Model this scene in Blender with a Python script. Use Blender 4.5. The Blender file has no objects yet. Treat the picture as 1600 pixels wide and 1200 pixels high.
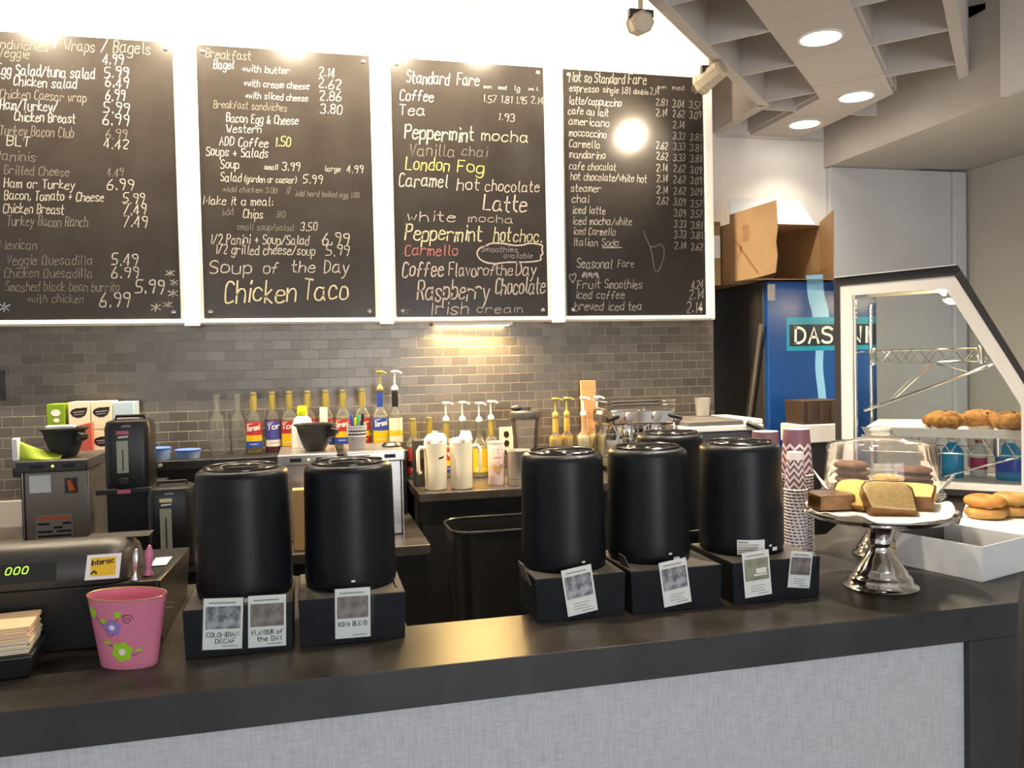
import bpy, bmesh, math, random
from mathutils import Vector, Matrix
random.seed(7)
C = bpy.context.scene.collection
S = bpy.context.scene
PI = math.pi

# ------------------------------------------------------------------ camera
yaw, pitch, roll = math.radians(13.704), math.radians(-1.531), math.radians(-1.2)
fw = Vector((math.sin(yaw)*math.cos(pitch), math.cos(yaw)*math.cos(pitch), math.sin(pitch)))
rt0 = Vector((math.cos(yaw), -math.sin(yaw), 0)); up0 = rt0.cross(fw)
rt = math.cos(roll)*rt0 + math.sin(roll)*up0; up = -math.sin(roll)*rt0 + math.cos(roll)*up0
cam = bpy.data.cameras.new('camera'); cam_o = bpy.data.objects.new('camera', cam); C.objects.link(cam_o)
mw = Matrix.Identity(4)
for i in range(3):
    mw[i][0], mw[i][1], mw[i][2] = rt[i], up[i], -fw[i]
mw[0][3], mw[1][3], mw[2][3] = 0, 0, 1.62
cam_o.matrix_world = mw
cam.sensor_width = 36; cam.lens = 1290/1600*36; cam.clip_start = .05
S.camera = cam_o
S.view_settings.view_transform = 'Standard'; S.view_settings.look = 'None'
S.view_settings.gamma = 1; S.view_settings.use_curve_mapping = False
S.view_settings.exposure = 0.45

# ------------------------------------------------------------------ world and large lights
w = bpy.data.worlds.new('world'); S.world = w; w.use_nodes = True
w.node_tree.nodes['Background'].inputs[0].default_value = (.95, .93, .92, 1)
w.node_tree.nodes['Background'].inputs[1].default_value = .46

def area(name, loc, target, sx, sy, power, col, spread=None):
    l = bpy.data.lights.new(name, 'AREA'); l.shape = 'RECTANGLE'; l.size = sx; l.size_y = sy
    l.energy = power; l.color = col
    if spread: l.spread = spread
    o = bpy.data.objects.new(name, l); C.objects.link(o); o.location = loc
    o.rotation_euler = (Vector(target)-Vector(loc)).to_track_quat('-Z', 'Y').to_euler()
    return o
def spot(name, loc, target, power, col, size, blend=.6, rad=.03):
    l = bpy.data.lights.new(name, 'SPOT'); l.energy = power; l.color = col; l.spot_size = size
    l.spot_blend = blend; l.shadow_soft_size = rad
    o = bpy.data.objects.new(name, l); C.objects.link(o); o.location = loc
    o.rotation_euler = (Vector(target)-Vector(loc)).to_track_quat('-Z', 'Y').to_euler()
    return o
# daylight through the shop windows behind the camera
area('window_daylight', (1.6, -4.2, 1.25), (1.0, 3, 1.0), 2.2, 1.8, 84, (.90, .95, 1.0))
area('window_daylight_side', (-1.05, -4.2, 1.85), (-.2, 3, 1.4), 1.25, 1.0, 19, (.86, .90, 1.0))

# ------------------------------------------------------------------ materials
def hexc(h):
    h = h.lstrip('#')
    v = [int(h[i:i+2], 16)/255 for i in (0, 2, 4)]
    return tuple(((c+.055)/1.055)**2.4 if c > .04045 else c/12.92 for c in v)
MATS = {}
def mat(name, col, rough=.5, metal=0.0, spec=.5, trans=0.0, ior=1.45, emit=None, estr=0, noise=None, bump=None, coat=0):
    """principled; noise=(scale, other colour, stretch xyz); bump=(scale, strength)"""
    if isinstance(col, str): col = hexc(col)
    m = bpy.data.materials.new(name); m.use_nodes = True
    nt = m.node_tree; b = nt.nodes['Principled BSDF']
    b.inputs['Base Color'].default_value = (*col, 1); b.inputs['Roughness'].default_value = rough
    b.inputs['Metallic'].default_value = metal; b.inputs['Specular IOR Level'].default_value = spec
    b.inputs['IOR'].default_value = ior; b.inputs['Transmission Weight'].default_value = trans
    b.inputs['Coat Weight'].default_value = coat
    if emit:
        if isinstance(emit, str): emit = hexc(emit)
        b.inputs['Emission Color'].default_value = (*emit, 1); b.inputs['Emission Strength'].default_value = estr
    if noise or bump:
        tc = nt.nodes.new('ShaderNodeTexCoord')
    if noise:
        sc_, c2, st = noise[:3]
        if isinstance(c2, str): c2 = hexc(c2)
        mp = nt.nodes.new('ShaderNodeMapping'); mp.inputs['Scale'].default_value = st
        nz = nt.nodes.new('ShaderNodeTexNoise'); nz.inputs['Scale'].default_value = sc_; nz.inputs['Detail'].default_value = 5
        rp = nt.nodes.new('ShaderNodeValToRGB')
        lo, hi = noise[3] if len(noise) > 3 else (.35, .65)
        rp.color_ramp.elements[0].position = lo; rp.color_ramp.elements[1].position = hi
        rp.color_ramp.elements[0].color = (*col, 1); rp.color_ramp.elements[1].color = (*c2, 1)
        nt.links.new(tc.outputs['Object'], mp.inputs[0]); nt.links.new(mp.outputs[0], nz.inputs['Vector'])
        nt.links.new(nz.outputs['Fac'], rp.inputs[0]); nt.links.new(rp.outputs[0], b.inputs['Base Color'])
    if bump:
        nz = nt.nodes.new('ShaderNodeTexNoise'); nz.inputs['Scale'].default_value = bump[0]; nz.inputs['Detail'].default_value = 6
        bp = nt.nodes.new('ShaderNodeBump'); bp.inputs['Strength'].default_value = bump[1]; bp.inputs['Distance'].default_value = bump[2] if len(bump) > 2 else .004
        nt.links.new(tc.outputs['Object'], nz.inputs['Vector'])
        nt.links.new(nz.outputs['Fac'], bp.inputs['Height']); nt.links.new(bp.outputs[0], b.inputs['Normal'])
    MATS[name] = m
    return m
def glass(name, tint=(1, 1, 1), ior=1.45, rough=.03, boost=1.0, body=0.0, bodycol=(.8, .8, .8)):
    """thin clear sheet: see-through plus mirror by angle, with an optional milky share"""
    m = bpy.data.materials.new(name); m.use_nodes = True; nt = m.node_tree
    for n in list(nt.nodes): nt.nodes.remove(n)
    out = nt.nodes.new('ShaderNodeOutputMaterial'); mix = nt.nodes.new('ShaderNodeMixShader')
    tr = nt.nodes.new('ShaderNodeBsdfTransparent'); gl = nt.nodes.new('ShaderNodeBsdfGlossy'); fr = nt.nodes.new('ShaderNodeFresnel')
    tr.inputs[0].default_value = (*tint, 1); gl.inputs['Roughness'].default_value = rough; fr.inputs[0].default_value = ior
    mu = nt.nodes.new('ShaderNodeMath'); mu.operation = 'MULTIPLY'; mu.inputs[1].default_value = boost; mu.use_clamp = True
    nt.links.new(fr.outputs[0], mu.inputs[0]); nt.links.new(mu.outputs[0], mix.inputs[0])
    src = tr
    if body:
        df = nt.nodes.new('ShaderNodeBsdfDiffuse'); df.inputs[0].default_value = (*bodycol, 1)
        m2 = nt.nodes.new('ShaderNodeMixShader'); m2.inputs[0].default_value = body
        nt.links.new(tr.outputs[0], m2.inputs[1]); nt.links.new(df.outputs[0], m2.inputs[2]); src = m2
    nt.links.new(src.outputs[0], mix.inputs[1]); nt.links.new(gl.outputs[0], mix.inputs[2])
    nt.links.new(mix.outputs[0], out.inputs[0])
    MATS[name] = m
    return m

def tile_material():
    m = bpy.data.materials.new('steel_subway_tile'); m.use_nodes = True; nt = m.node_tree; b = nt.nodes['Principled BSDF']
    tc = nt.nodes.new('ShaderNodeTexCoord'); sp = nt.nodes.new('ShaderNodeSeparateXYZ'); cb = nt.nodes.new('ShaderNodeCombineXYZ')
    nt.links.new(tc.outputs['Object'], sp.inputs[0]); nt.links.new(sp.outputs['X'], cb.inputs['X']); nt.links.new(sp.outputs['Z'], cb.inputs['Y'])
    br = nt.nodes.new('ShaderNodeTexBrick'); br.offset = .5
    for k, v in (('Scale', 1), ('Mortar Size', .0016), ('Mortar Smooth', .25), ('Bias', 0), ('Brick Width', .0905), ('Row Height', .0487)):
        br.inputs[k].default_value = v
    br.inputs['Color1'].default_value = (.135, .117, .096, 1); br.inputs['Color2'].default_value = (.190, .166, .138, 1)
    br.inputs['Mortar'].default_value = (.26, .22, .17, 1)
    nt.links.new(cb.outputs[0], br.inputs['Vector']); nt.links.new(br.outputs['Color'], b.inputs['Base Color'])
    mr = nt.nodes.new('ShaderNodeMapRange'); mr.inputs[1].default_value = 0; mr.inputs[2].default_value = 1
    mr.inputs[3].default_value = .62; mr.inputs[4].default_value = 0
    nt.links.new(br.outputs['Fac'], mr.inputs[0]); nt.links.new(mr.outputs[0], b.inputs['Metallic'])
    b.inputs['Roughness'].default_value = .30
    bp = nt.nodes.new('ShaderNodeBump'); bp.invert = True; bp.inputs['Strength'].default_value = .5; bp.inputs['Distance'].default_value = .002
    nz = nt.nodes.new('ShaderNodeTexNoise'); nz.inputs['Scale'].default_value = 9
    bp2 = nt.nodes.new('ShaderNodeBump'); bp2.inputs['Strength'].default_value = .25; bp2.inputs['Distance'].default_value = .006
    nt.links.new(tc.outputs['Object'], nz.inputs['Vector']); nt.links.new(nz.outputs['Fac'], bp2.inputs['Height'])
    nt.links.new(br.outputs['Fac'], bp.inputs['Height']); nt.links.new(bp2.outputs[0], bp.inputs['Normal']); nt.links.new(bp.outputs[0], b.inputs['Normal'])
    return m
def linen_material():
    m = bpy.data.materials.new('grey_linen_laminate'); m.use_nodes = True; nt = m.node_tree; b = nt.nodes['Principled BSDF']
    tc = nt.nodes.new('ShaderNodeTexCoord'); fac = None
    for st in ((140, 1, 9), (16, 1, 170)):
        mp = nt.nodes.new('ShaderNodeMapping'); mp.inputs['Scale'].default_value = st
        nz = nt.nodes.new('ShaderNodeTexNoise'); nz.inputs['Scale'].default_value = 1.6; nz.inputs['Detail'].default_value = 6
        nt.links.new(tc.outputs['Object'], mp.inputs[0]); nt.links.new(mp.outputs[0], nz.inputs['Vector'])
        if fac is None: fac = nz.outputs['Fac']
        else:
            ad = nt.nodes.new('ShaderNodeMath'); ad.operation = 'ADD'; nt.links.new(fac, ad.inputs[0]); nt.links.new(nz.outputs['Fac'], ad.inputs[1]); fac = ad.outputs[0]
    rp = nt.nodes.new('ShaderNodeValToRGB'); rp.color_ramp.elements[0].position = .36; rp.color_ramp.elements[1].position = .64
    hf = nt.nodes.new('ShaderNodeMath'); hf.operation = 'MULTIPLY'; hf.inputs[1].default_value = .5
    nt.links.new(fac, hf.inputs[0]); nt.links.new(hf.outputs[0], rp.inputs[0])
    rp.color_ramp.elements[0].color = (.42, .435, .455, 1); rp.color_ramp.elements[1].color = (.59, .61, .635, 1)
    nt.links.new(rp.outputs[0], b.inputs['Base Color']); b.inputs['Roughness'].default_value = .5
    return m
def zigzag_material(name, dark, light, nx, freq, amp, zlo, zhi, band=None):
    """chevrons round a cup: stripes in z, offset by a triangle wave of the angle"""
    m = bpy.data.materials.new(name); m.use_nodes = True; nt = m.node_tree; b = nt.nodes['Principled BSDF']
    N = nt.nodes.new; L = nt.links.new
    def M(op, a, b_=None):
        n = N('ShaderNodeMath'); n.operation = op
        for i, v in enumerate((a, b_)):
            if v is None: continue
            if isinstance(v, (int, float)): n.inputs[i].default_value = v
            else: L(v, n.inputs[i])
        return n.outputs[0]
    tc = N('ShaderNodeTexCoord'); sp = N('ShaderNodeSeparateXYZ'); L(tc.outputs['Object'], sp.inputs[0])
    a = M('ARCTAN2', sp.outputs['Y'], sp.outputs['X'])
    tri = M('PINGPONG', M('MULTIPLY', a, nx/(2*PI)*2), 1.0)
    z = M('ADD', sp.outputs['Z'], M('MULTIPLY', tri, amp))
    st = M('GREATER_THAN', M('FRACT', M('MULTIPLY', z, freq)), .5)
    mx = N('ShaderNodeMix'); mx.data_type = 'RGBA'; mx.inputs[6].default_value = (*hexc(light), 1); mx.inputs[7].default_value = (*hexc(dark), 1)
    L(st, mx.inputs[0]); col = mx.outputs[2]
    if band:
        m2 = N('ShaderNodeMix'); m2.data_type = 'RGBA'; L(M('GREATER_THAN', sp.outputs['Z'], zhi), m2.inputs[0])
        L(col, m2.inputs[6]); m2.inputs[7].default_value = (*hexc(band), 1); col = m2.outputs[2]
    L(col, b.inputs['Base Color']); b.inputs['Roughness'].default_value = .5
    return m

M_white = mat('white_painted_board', (.86, .83, .78), .5)
M_wallw = mat('warm_white_wall_paint', (.78, .74, .70), .6, bump=(60, .05))
M_wallb = mat('pale_grey_wall_paint', (.62, .62, .64), .6, noise=(2.5, (.58, .58, .60), (1, 1, 1)))
M_wallr = mat('beige_grey_wall_paint', (.55, .52, .46), .7)
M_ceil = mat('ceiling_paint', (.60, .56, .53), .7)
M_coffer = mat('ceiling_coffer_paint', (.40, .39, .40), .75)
M_beam = mat('beam_paint', (.56, .52, .47), .65)
M_floor = mat('grey_floor_tile', (.2, .19, .18), .4)
M_chalk = mat('black_chalkboard', (.016, .0135, .0125), .21, spec=.34, noise=(5, (.024, .021, .0195), (1, 1, 1), (.3, .75)))
M_tile = tile_material()
M_linen = linen_material()
M_slab = mat('black_stone_laminate', (.024, .0205, .018), .33, spec=.15, noise=(7, (.052, .045, .040), (1, 1, 1), (.35, .75)))
M_edge = mat('black_stone_laminate_edge', (.036, .036, .038), .4, spec=.35, noise=(7, (.056, .055, .057), (1, 1, 1), (.3, .7)))
M_back = mat('dark_brown_laminate', (.040, .032, .027), .28, spec=.5, noise=(14, (.06, .05, .042), (1, 1, 1)))
M_blackcab = mat('black_cabinet', (.012, .011, .011), .5)
M_urn = mat('black_urn_plastic', (.0075, .0088, .0115), .38, spec=.28, bump=(420, .12, .001))
M_urnlid = mat('black_glossy_lid', (.012, .011, .011), .18, spec=.6)
M_card_black = mat('black_painted_card', (.0095, .012, .015), .6, spec=.15, noise=(9, (.016, .018, .021), (1, 1, 1)))
M_kraft_in = mat('raw_card_inside', (.085, .075, .065), .8)
M_fridgeb = mat('brown_black_cabinet_steel', (.030, .026, .023), .45)
M_black = mat('black_plastic', (.012, .0115, .0115), .35)
M_blackm = mat('matt_black_plastic', (.02, .019, .019), .6)
M_dark = mat('dark_grey_plastic', (.045, .042, .04), .4)
M_steel = mat('brushed_steel', (.56, .53, .50), .3, metal=.9, noise=(3, (.45, .42, .40), (1, 1, 60)))
M_canst = mat('polished_steel', (.70, .67, .62), .3, metal=.75)
M_steeld = mat('dull_steel', (.27, .235, .195), .4, metal=.75)
M_chrome = mat('polished_chrome', (.78, .75, .71), .09, metal=1)
M_alu = mat('grey_aluminium_frame', (.63, .60, .57), .45)
M_paper = mat('white_paper', (.80, .79, .76), .6)
M_napk = mat('peach_napkin_paper', (.86, .62, .38), .7)
M_paperc = mat('cream_paper', (.78, .68, .50), .65)
M_doily = mat('cream_greaseproof_paper', (.86, .80, .68), .5, bump=(30, .2, .004))
M_cardwhite = mat('white_cardboard', (.72, .73, .74), .55)
M_kraft = mat('brown_cardboard', (.31, .195, .095), .75, noise=(6, (.36, .23, .12), (1, 1, 1)))
M_kraftd = mat('brown_cardboard_inside', (.25, .14, .07), .8)
M_tape = mat('brown_tape', (.25, .12, .06), .4)
M_pink = mat('pink_painted_tin', '#d9809b', .35)
M_pinkin = mat('pink_tin_inside', '#c96483', .4)
M_gold = mat('gold_rim', (.6, .42, .2), .35, metal=.6)
M_green = mat('lime_green_enamel', '#9fcf2f', .4)
M_lilac = mat('lilac_enamel', '#8d7fc4', .4)
M_stem = mat('dark_purple_line', '#6b3350', .5)
M_wht = mat('white_plastic', (.82, .80, .76), .4)
M_cream = mat('cream_plastic', (.75, .66, .44), .45)
M_milk = mat('milky_jug_plastic', (.90, .82, .62), .35, spec=.4)
M_goldcap = mat('gold_foil_cap', (.44, .35, .08), .4, metal=.45)
M_glass = glass('clear_bottle_glass', (.93, .95, .93), 1.35, .04, .8, .10, (.55, .53, .48))
M_pane = glass('clear_pane_glass', (.97, .985, .98), 1.4, .02, .5)
M_dome = glass('clear_acrylic_dome', (.955, .95, .945), 1.42, .05, 1.0, .10, (.72, .66, .60))
M_wrap = glass('clear_plastic_wrap', (.98, .97, .95), 1.4, .12, .9)
M_tumbler = glass('cloudy_plastic_cup', (.9, .9, .9), 1.3, .1, .6, .35, (.62, .58, .53))
M_red = mat('red_print', '#b8302a', .45)
M_yellow = mat('yellow_print', '#e3b81c', .45)
M_blue = mat('blue_print', '#2c46a0', .45)
M_purple = mat('purple_print', '#4a4a9c', .45)
M_whitep = mat('white_print', '#efe6dc', .45)
M_blackp = mat('black_print', '#171412', .5)
M_greyp = mat('grey_print', '#8f8a86', .6)
M_fridge = mat('blue_printed_panel', '#143c78', .28, noise=(1.6, '#17498c', (1, 1, 1)))
M_teal = mat('teal_print', '#0b86a8', .35)
M_navyp = mat('navy_print', '#0c1f30', .35)
M_paleblue = mat('pale_blue_streak', '#7fb6dc', .35)
M_cake = mat('banana_loaf_crumb', (.74, .58, .30), .8, noise=(60, (.62, .45, .20), (1, 1, 1)), bump=(90, .5, .003))
M_cakey = mat('lemon_loaf_crumb', (.82, .64, .24), .8, noise=(50, (.74, .50, .14), (1, 1, 1)), bump=(90, .5, .003))
M_crust = mat('loaf_crust', (.22, .10, .03), .6, noise=(30, (.30, .15, .05), (1, 1, 1)), bump=(70, .4, .003))
M_ice = mat('pale_icing', (.88, .80, .52), .6, noise=(70, (.55, .45, .15), (1, 1, 1), (.55, .7)))
M_choc = mat('chocolate_cookie', (.10, .045, .025), .8, noise=(40, (.16, .075, .04), (1, 1, 1)), bump=(60, .7, .006))
M_cookie = mat('pale_cookie', (.55, .33, .13), .8, noise=(40, (.45, .24, .08), (1, 1, 1)), bump=(60, .6, .005))
M_muffin = mat('golden_muffin_top', (.46, .22, .05), .75, noise=(34, (.24, .085, .018), (1, 1, 1), (.44, .64)), bump=(60, 1.0, .02))
M_bagel = mat('toasted_bagel', (.50, .18, .035), .5, noise=(30, (.60, .28, .07), (1, 1, 1)))
M_bagelp = mat('plain_bagel', (.50, .31, .10), .55, noise=(22, (.40, .20, .05), (1, 1, 1)))
M_sheet = mat('brown_photo_print', (.16, .12, .11), .4, noise=(38, (.34, .28, .25), (1, 1, 1), (.4, .7)))
M_sheetb = mat('grey_photo_print', (.13, .13, .14), .4, noise=(42, (.42, .43, .46), (1, 1, 1), (.42, .62)))
M_sheetg = mat('green_photo_print', (.22, .22, .14), .4, noise=(34, (.34, .34, .25), (1, 1, 1)))
M_lamp = mat('lit_lamp_face', (1, .96, .88), .5, emit=(1, .95, .84), estr=9)
M_down = mat('lit_downlight_bulb', (1, .96, .88), .5, emit=(1, .93, .80), estr=12)
M_lampw = mat('lit_warm_strip', (1, .85, .55), .5, emit=(1, .78, .42), estr=40)
M_led = mat('green_digit_led', (.4, .8, .05), .5, emit=(.45, .95, .06), estr=.9)
M_ledy = mat('yellow_indicator', (.9, .7, .1), .5, emit=(1, .8, .15), estr=1.2)
M_beige = mat('beige_metal_housing', (.62, .52, .38), .45)
M_wood = mat('orange_brown_wood', (.52, .28, .12), .5, noise=(8, (.45, .22, .09), (1, 1, 8)))
M_orange = mat('orange_plastic', '#cf6a34', .4)
M_navy = mat('navy_grey_casing', (.06, .062, .075), .45)
M_gtop = mat('grey_lid_top', (.14, .125, .11), .5)
M_fluo = mat('fluorescent_yellow_cap', '#e6ee10', .4, emit=None)
CH = {'w': mat('white_chalk', (.22, .205, .19), .9), 'f': mat('faint_chalk', (.09, .08, .072), .9), 'y': mat('yellow_chalk', (.31, .285, .07), .9),
      'p': mat('peach_chalk', (.255, .22, .20), .9), 'l': mat('lilac_chalk', (.15, .135, .165), .9), 'r': mat('red_chalk', (.26, .075, .075), .9),
      'b': mat('pale_blue_chalk', (.17, .19, .24), .9), 'c': mat('cream_chalk', (.30, .27, .18), .9)}

# ------------------------------------------------------------------ geometry helpers
class MB:
    """collects shapes, then links them as ONE mesh object"""
    def __init__(s): s.v = []; s.f = []; s.m = []; s.cur = 0
    def add(s, vs, fs):
        o = len(s.v); s.v += [tuple(p) for p in vs]; s.f += [tuple(i+o for i in f) for f in fs]; s.m += [s.cur]*len(fs); return s
    def mi(s, i): s.cur = i; return s
    def box(s, x0, x1, y0, y1, z0, z1):
        v = [(x, y, z) for z in (z0, z1) for y in (y0, y1) for x in (x0, x1)]
        return s.add(v, [(0, 2, 3, 1), (4, 5, 7, 6), (0, 1, 5, 4), (2, 6, 7, 3), (0, 4, 6, 2), (1, 3, 7, 5)])
    def hexa(s, b, t):     # bottom 4, top 4 (both counter-clockwise from above)
        return s.add(list(b)+list(t), [(3, 2, 1, 0), (4, 5, 6, 7)]+[(i, (i+1) % 4, 4+(i+1) % 4, 4+i) for i in range(4)])
    def lathe(s, prof, n=32, c=(0, 0, 0), ell=(1, 1), cap=True, a0=0, a1=2*PI, f=None):
        full = abs(a1-a0-2*PI) < 1e-6; k = n if full else n+1
        vs = []
        for r, z in prof:
            for i in range(k):
                a = a0+(a1-a0)*i/n
                rr = r*(f(a, r, z) if f else 1)
                vs.append((c[0]+rr*ell[0]*math.cos(a), c[1]+rr*ell[1]*math.sin(a), c[2]+z))
        fs = []
        for j in range(len(prof)-1):
            for i in range(n):
                i2 = (i+1) % k
                fs.append((j*k+i, j*k+i2, (j+1)*k+i2, (j+1)*k+i))
        if cap and full:
            if prof[0][0] > 1e-5: fs.append(tuple(range(k-1, -1, -1)))
            if prof[-1][0] > 1e-5: fs.append(tuple((len(prof)-1)*k+i for i in range(k)))
        return s.add(vs, fs)
    def tube(s, pts, r, n=8, cap=True):
        pts = [Vector(p) for p in pts]; vs = []; prev = None
        for i, p in enumerate(pts):
            t = (pts[min(i+1, len(pts)-1)]-pts[max(i-1, 0)]).normalized()
            if prev is None:
                a = Vector((0, 0, 1)) if abs(t.z) < .9 else Vector((1, 0, 0)); u = t.cross(a).normalized()
            else: u = (prev-t*prev.dot(t)).normalized()
            prev = u; v = t.cross(u)
            rr = r[i] if isinstance(r, (list, tuple)) else r
            for k in range(n): vs.append(p+rr*(math.cos(2*PI*k/n)*u+math.sin(2*PI*k/n)*v))
        fs = [(j*n+i, j*n+(i+1) % n, (j+1)*n+(i+1) % n, (j+1)*n+i) for j in range(len(pts)-1) for i in range(n)]
        if cap: fs += [tuple(range(n-1, -1, -1)), tuple((len(pts)-1)*n+i for i in range(n))]
        return s.add(vs, fs)
    def prism(s, poly, a, b, ax='y'):
        """polygon (p,q) extruded a..b along an axis: y: (p,.,q)  z: (p,q,.)  x: (.,p,q)"""
        P = {'y': lambda p, q, t: (p, t, q), 'z': lambda p, q, t: (p, q, t), 'x': lambda p, q, t: (t, p, q)}[ax]
        n = len(poly)
        return s.add([P(p, q, a) for p, q in poly]+[P(p, q, b) for p, q in poly],
                     [tuple(range(n)), tuple(range(2*n-1, n-1, -1))]+[(i, i+n, (i+1) % n+n, (i+1) % n) for i in range(n)])
    def sphere(s, c, rx, ry=None, rz=None, n=16, m=10, f=None):
        ry = ry or rx; rz = rz or rx
        prof = [(math.sin(PI*j/m), -math.cos(PI*j/m)) for j in range(m+1)]
        vs = []
        for r, z in prof:
            for i in range(n):
                a = 2*PI*i/n; d = Vector((r*math.cos(a), r*math.sin(a), z)); k = f(d) if f else 1
                vs.append((c[0]+rx*d.x*k, c[1]+ry*d.y*k, c[2]+rz*d.z*k))
        return s.add(vs, [(j*n+i, j*n+(i+1) % n, (j+1)*n+(i+1) % n, (j+1)*n+i) for j in range(m) for i in range(n)])
    def build(s, name, mats, parent=None, loc=(0, 0, 0), rot=(0, 0, 0), bevel=0, seg=2, smooth=True, ang=38, link=True):
        me = bpy.data.meshes.new(name); me.from_pydata(s.v, [], s.f)
        mats = mats if isinstance(mats, (list, tuple)) else [mats]
        for m in mats: me.materials.append(m)
        bm = bmesh.new(); bm.from_mesh(me)
        for i, f in enumerate(bm.faces): f.material_index = s.m[i]
        bmesh.ops.remove_doubles(bm, verts=bm.verts, dist=1e-6)
        bmesh.ops.recalc_face_normals(bm, faces=bm.faces)
        bm.to_mesh(me); bm.free()
        if smooth:
            for p in me.polygons: p.use_smooth = True
            me.set_sharp_from_angle(angle=math.radians(ang))
        o = bpy.data.objects.new(name, me); C.objects.link(o)
        o.location = loc; o.rotation_euler = rot
        if parent: o.parent = parent
        if bevel:
            b = o.modifiers.new('bevel', 'BEVEL'); b.width = bevel; b.segments = seg; b.limit_method = 'ANGLE'; b.angle_limit = math.radians(50)
        return o
def tag(o, label, cat, group=None, kind=None):
    o['label'] = label; o['category'] = cat
    if group: o['group'] = group
    if kind: o['kind'] = kind
    return o
def thing(name, label, cat, loc=(0, 0, 0), rz=0, group=None, rot=None):
    o = bpy.data.objects.new(name, None); C.objects.link(o); o.empty_display_size = .05
    o.location = loc; o.rotation_euler = rot or (0, 0, rz)
    return tag(o, label, cat, group)
def dup(root, loc, rz=0, label=None, group=None):
    r = root.copy(); C.objects.link(r); r.location = loc; r.rotation_euler = (0, 0, rz)
    if label: r['label'] = label
    if group: r['group'] = group
    for ch in list(root.children):
        c = ch.copy(); C.objects.link(c); c.parent = r
        for g in list(ch.children):
            d = g.copy(); C.objects.link(d); d.parent = c
    return r
def struct(o): o['kind'] = 'structure'; return o
def rbox(x0, x1, y0, y1, z0, z1): return MB().box(x0, x1, y0, y1, z0, z1)

# ------------------------------------------------------------------ single-stroke hand lettering
GL = {'a': '5748281614234355 585463', 'b': '1b13 1628485754432314', 'c': '5748281614234354', 'd': '5b53 5748281614234355', 'e': '16565748281614234354',
 'f': '5a4b3a23 1747', 'g': '5748281614234355 5851402011', 'h': '1b13 1628485753', 'i': '2823 2a2b', 'j': '38312010 3a3b', 'k': '1b13 481553', 'l': '2b2433',
 'm': '1813 1628383433 3648586763', 'n': '1813 1628485753', 'o': '38281714234354574838', 'p': '1810 1628485754432314', 'q': '5748281614234355 5850',
 'r': '1813 16284857', 's': '57482817264554432314', 't': '2b243343 1848', 'u': '1814234354 5853', 'v': '183358', 'w': '1823364358', 'x': '1853 5813',
 'y': '1834 582010', 'z': '18581353',
 'A': '133b53 2646', 'B': '1b13 1b4b5a584717 4756544313', 'C': '5a4b2b1914234354', 'D': '1b13 1b3b59553313', 'E': '5b1b1353 1747', 'F': '5b1b13 1747',
 'G': '5a4b2b19142343545737', 'H': '1b13 5b53 1757', 'I': '2b23', 'J': '4b44332314', 'K': '1b13 5b1753', 'L': '1b1353', 'M': '131b457b73', 'N': '131b636b',
 'O': '3b1a142343545a3b', 'P': '1b13 1b4b5a584717', 'Q': '3b1a142343545a3b 4563', 'R': '1b13 1b4b5a584717 3753', 'S': '5a4b2b1a18475654432314',
 'T': '1b5b 3b33', 'U': '1b142343545b', 'V': '1b335b', 'W': '1b3348537b', 'X': '1b53 5b13', 'Y': '1b375b 3733', 'Z': '1b5b1353',
 '0': '3b1a142343545a3b', '1': '2a3b33', '2': '1a2b4b5a581353', '3': '1a2b4b5a5847375654432314', '4': '4b1555 4b43', '5': '5b1b174756544313',
 '6': '4b2814234354564716', '7': '1b5b23', '8': '3b1a183756544323141637585a3b', '9': '5748281a2b4b5a5743', '.': '2324', ',': '2412', '/': '135b',
 '+': '3834 1656', '-': '2656', ':': '2728 2425', '&': '53192a3b391514233356', '(': '3b191533', ')': '1b393513', '>': '1656 385634', '*': '3a34 1955 5915'}
ROUND = set('abcdefghjmnopqrstuyBCDGJOPQRSU0235689&()')
def chaikin(p):
    q = [p[0]]
    for a, b in zip(p, p[1:]):
        q += [(a[0]*.75+b[0]*.25, a[1]*.75+b[1]*.25), (a[0]*.25+b[0]*.75, a[1]*.25+b[1]*.75)]
    return q+[p[-1]]
def strokes(text, jit=0.0):
    """polylines of a line of lettering in units (baseline 0, cap height 8) and its width"""
    out = []; x = 0
    for ch in text:
        if ch == ' ': x += 4; continue
        g = GL[ch].split(); mx = 0; dy = random.uniform(-jit, jit)
        for st in g:
            p = [(int(st[i]), int(st[i+1], 16)-3) for i in range(0, len(st), 2)]
            mx = max(mx, max(q[0] for q in p))
            if jit: p = [(a+random.uniform(-jit, jit)*.5, b+dy+random.uniform(-jit, jit)*.5) for a, b in p]
            if ch in ROUND and len(p) > 2: p = chaikin(p)
            out.append([(x+a-1, b) for a, b in p])
        x += mx-1+1.7
    return out, max(x-1.7, .5)
def ribbon(mb, pts, w_, fn, jit=0):
    """a flat stroke of width w_ along 2-D points, placed by fn(u, v) -> xyz"""
    n = len(pts); vs = []
    for i, (x, y) in enumerate(pts):
        a = pts[max(i-1, 0)]; b = pts[min(i+1, n-1)]
        dx, dy = b[0]-a[0], b[1]-a[1]; l = math.hypot(dx, dy) or 1
        ww = w_*.5*(1+random.uniform(-jit, jit))
        ex = (-.4*w_ if i == 0 else .4*w_ if i == n-1 else 0)
        cx, cy = x+ex*dx/l, y+ex*dy/l
        vs += [fn(cx-dy/l*ww, cy+dx/l*ww), fn(cx+dy/l*ww, cy-dx/l*ww)]
    mb.add(vs, [(2*i, 2*i+1, 2*i+3, 2*i+2) for i in range(n-1)])
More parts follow.
